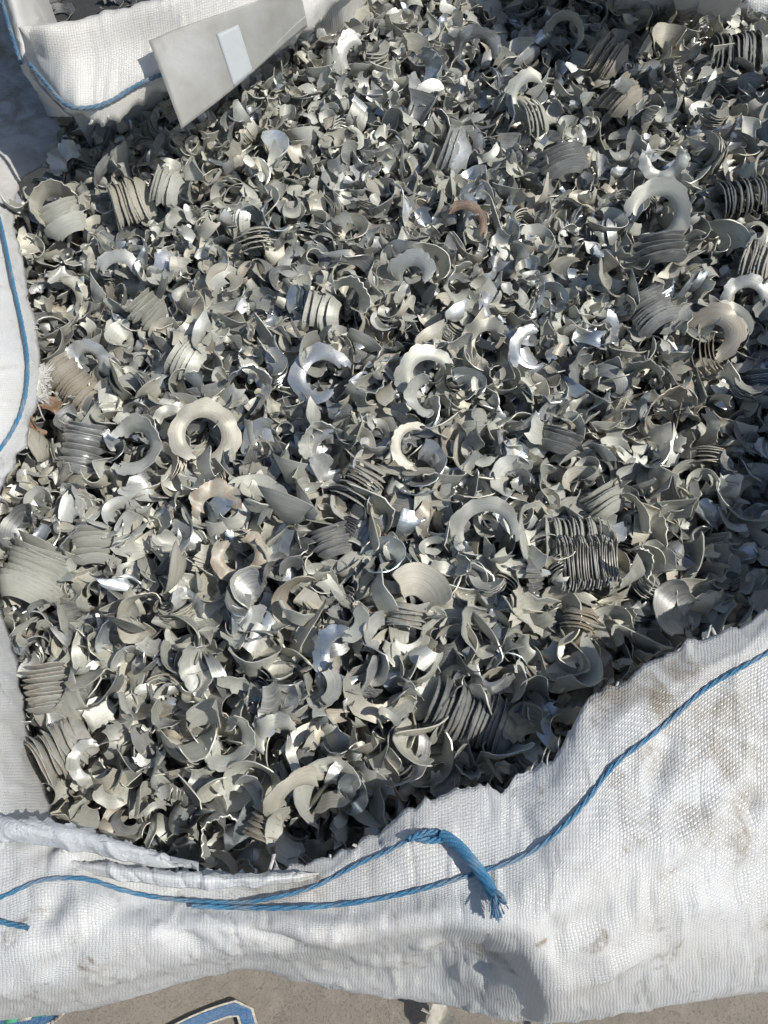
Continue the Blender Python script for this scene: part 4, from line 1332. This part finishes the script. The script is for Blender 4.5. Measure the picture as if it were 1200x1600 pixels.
# small packs of plates for the mass of the heap
MINI = []
for k in range(12):
    cnt = int(rg.integers(4, 8))
    sp = rg.uniform(1.4, 2.6)
    ra, co = rg.uniform(.4, .62), rg.uniform(.3, .9)
    Vs, Qs, Us, b = [], [], [], 0
    for i in range(cnt):
        V, Q, UV = chip_mesh(rg, .03, ra, sp, -co, .05, 0, .04, 4, .04, 0, 0, .15, .02, 16, 3, th=.0010, end=.12)
        R = np.array(Matrix.Rotation(math.radians((i - cnt / 2) * 2.5 + rg.normal(0, 1.5)), 3, 'Y'))
        V = V @ R.T + np.array([rg.normal(0, .0006), rg.normal(0, .001), (i - cnt / 2) * rg.uniform(.0042, .0055)])
        Vs.append(V), Qs.append(Q + b), Us.append(UV)
        b += len(V)
    MINI.append((np.concatenate(Vs), np.concatenate(Qs), np.concatenate(Us)))

hi_mesh = {}
CH = []            # placed cuttings: lib, index, matrix, scale, tint, level


def rand_rot(rg, spread):
    th = abs(rg.normal(0, spread))
    ph = rg.random() * 2 * PI
    n = Vector((math.sin(th) * math.cos(ph), math.sin(th) * math.sin(ph), math.cos(th)))
    if rg.random() < 0.35:
        n = -n
    return frame(n, rg.random() * 2 * PI)


layers = [(-0.050, 0.024, 'lo', 0.9), (-0.030, 0.0180, 'lo', 0.9), (-0.017, 0.0180, 'hi', 0.80), (-0.006, 0.0190, 'hi', 0.72), (-0.003, 0.0240, 'hi', 0.80)]
for li, (dz, dist, lib, spread) in enumerate(layers):
    P = scatter(dist, 46000, rg)
    ed = edge_dist(P)
    fz = fill_z(P[:, 0], P[:, 1])
    for p, e, z in zip(P, ed, fz):
        size = float(np.clip(rg.lognormal(-0.06, 0.34), 0.42, 1.45))
        size *= 1.03 - 0.22 * float(sstep(0.25, 0.95, p[1]))
        if e < 0.035:
            size = min(size, 0.85)
        if li == 4:
            if rg.random() > float(sstep(0.30, 0.70, p[1])):
                continue
            size *= 0.85
        zz = z + dz + rg.normal(0, .005) - 0.012 * max(0.0, 1 - e / 0.05)
        d = np.hypot(DISC[:, 0] - p[0], DISC[:, 1] - p[1])
        m = d < DISC[:, 2]
        if m.any():
            if li >= 3:
                continue
            zz -= 0.014 + (0.014 if li == 2 else 0)
        R = rand_rot(rg, spread)
        if lib == 'hi' and rg.random() < 0.09:
            CH.append(('mini', int(rg.integers(0, len(MINI))), R, (p[0], p[1], zz), size * 0.80, rg.random(), li))
        else:
            n_ = NV if lib == 'hi' else len(LO)
            CH.append((lib, int(rg.integers(0, n_)), R, (p[0], p[1], zz), size, rg.random(), li))

# --- the 300 single cuttings that show largest
LOOKWORD = {'dull': 'dull grey', 'tan': 'dusty tan', 'pale': 'pale grey', 'dark': 'dark grey', 'silver': 'shiny silver', 'blue': 'bluish', 'brown': 'brownish'}
cand = []
for i, c in enumerate(CH):
    if c[6] >= 3 and c[0] == 'hi':
        x, y, dep = pix(c[3])
        if 10 < x < 1190 and 10 < y < 1330:
            cand.append((c[4] / dep, i))
cand.sort(reverse=True)
single = [i for _, i in cand[:300]]
sset = set(single)
used = {}
land = [(Vector(l[0]), l[1]) for l in LAND]
for i in single:
    lib, k, R, p, s, v, li = CH[i]
    (V, Q, UV), form = HI[k]
    if k not in hi_mesh:
        me = quad_mesh('curled_chip', V, Q, True, UV)
        me.materials.append(M_CHIP)
        hi_mesh[k] = me
    o = new_obj('curled_chip', hi_mesh[k])
    o.matrix_world = Matrix.Translation(p) @ R.to_4x4() @ Matrix.Scale(s, 4)
    o.color = (v, 0, 0, 1)
    pv = Vector(p)
    near = sorted(land, key=lambda t: (t[0] - pv).length)[:5]
    x, y, _ = pix(p)
    base = LOOKWORD[look_of(v)] + ' ' + form
    label = None
    for a, b in ((0, 1), (0, 2), (1, 2), (0, 3), (1, 3), (2, 3), (0, 4), (1, 4)):
        t = f'{base} between {near[a][1]} and {near[b][1]}'
        if t not in used and len(t.split()) <= 16:
            label = t
            break
    used[label] = 1
    tag(o, label, 'metal chip', 'curled chips lying on top of the heap')

# --- all the others as one mass, with a dark core under them
Vs, Qs, Us, Ts, b = [], [], [], [], 0
for i, (lib, k, R, p, s, v, li) in enumerate(CH):
    if i in sset:
        continue
    g = HI[k][0] if lib == 'hi' else LO[k][0] if lib == 'lo' else MINI[k]
    V, Q, UV = g
    Vs.append((V * s) @ np.array(R).T + np.array(p))
    Qs.append(Q + b)
    Us.append(UV)
    Ts.append(np.full(len(V), v))
    b += len(V)
V = np.concatenate(Vs)
me = quad_mesh('metal_chips', V, np.concatenate(Qs), True, np.concatenate(Us), {'tint': np.concatenate(Ts)})
o = new_obj('metal_chips', me, None, M_CHIP)
o.color = (0, 0, 0, 1)
tag(o, 'heap of small grey metal cuttings filling the bag', 'metal chips', kind='stuff')
print('chips', len(CH), 'verts', len(V), 'quads', sum(len(q) for q in Qs))

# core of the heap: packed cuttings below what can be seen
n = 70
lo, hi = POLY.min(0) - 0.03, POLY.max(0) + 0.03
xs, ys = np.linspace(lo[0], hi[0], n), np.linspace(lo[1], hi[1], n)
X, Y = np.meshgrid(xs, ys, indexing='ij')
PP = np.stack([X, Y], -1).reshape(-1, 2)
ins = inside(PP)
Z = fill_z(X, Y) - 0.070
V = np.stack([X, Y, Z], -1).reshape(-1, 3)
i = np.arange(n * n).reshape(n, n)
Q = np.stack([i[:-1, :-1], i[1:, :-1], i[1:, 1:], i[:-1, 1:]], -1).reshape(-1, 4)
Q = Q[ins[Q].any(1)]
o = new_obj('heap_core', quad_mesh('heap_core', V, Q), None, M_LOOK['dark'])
tag(o, 'packed lower layer of the metal heap', 'metal chips', kind='stuff')

# ------------------------------------------------------------------ small things on the ground
sp = at(682, 1590, 0.02)
V, Q, UV = chip_mesh(np.random.default_rng(5), 0.05, .1, 1.6, .3, 0, 0, .2, 5, .1, .8, 0, .2, .12, 14, 6, th=.0006)
o = new_obj('plastic_scrap', quad_mesh('plastic_scrap', V, Q, True, UV), None, M_SCRAP)
o.matrix_world = Matrix.Translation(sp + Vector((0, 0, 0.012))) @ Matrix.Rotation(1.2, 4, 'Z')
tag(o, 'crumpled clear plastic scrap on the ground below the front rim', 'plastic scrap')
rg = np.random.default_rng(31)
gl = ['grey ring cutting on the dark yard by the side wall', 'grey cutting on the dark yard behind the flap, leftmost', 'hook-shaped cutting on the dark yard behind the flap',
      'small cutting on the dark yard nearest the flap top', 'curled cutting on the dark yard farthest to the right']
for k, (x, y) in enumerate([(78, 8), (60, 18), (178, 8), (100, 24), (196, 3)]):
    c = at(x, y, 0.02)
    r = 0.05
    V, Q, UV = chip_mesh(rg, r, .5, rg.uniform(3, 5), .4, .2, 0, .1, 5, .06, .2, 0, .2, .05, 26, 5, th=.0014)
    o = new_obj('fallen_chip', quad_mesh('fallen_chip', V, Q, True, UV), None, M_LOOK['shade_dark'])  # darkened by colour to sit in the painted shade
    o.matrix_world = Matrix.Translation(c) @ Matrix.Rotation(rg.random() * 6, 4, 'Z')
    tag(o, gl[k], 'metal chip', 'cuttings fallen on the yard')
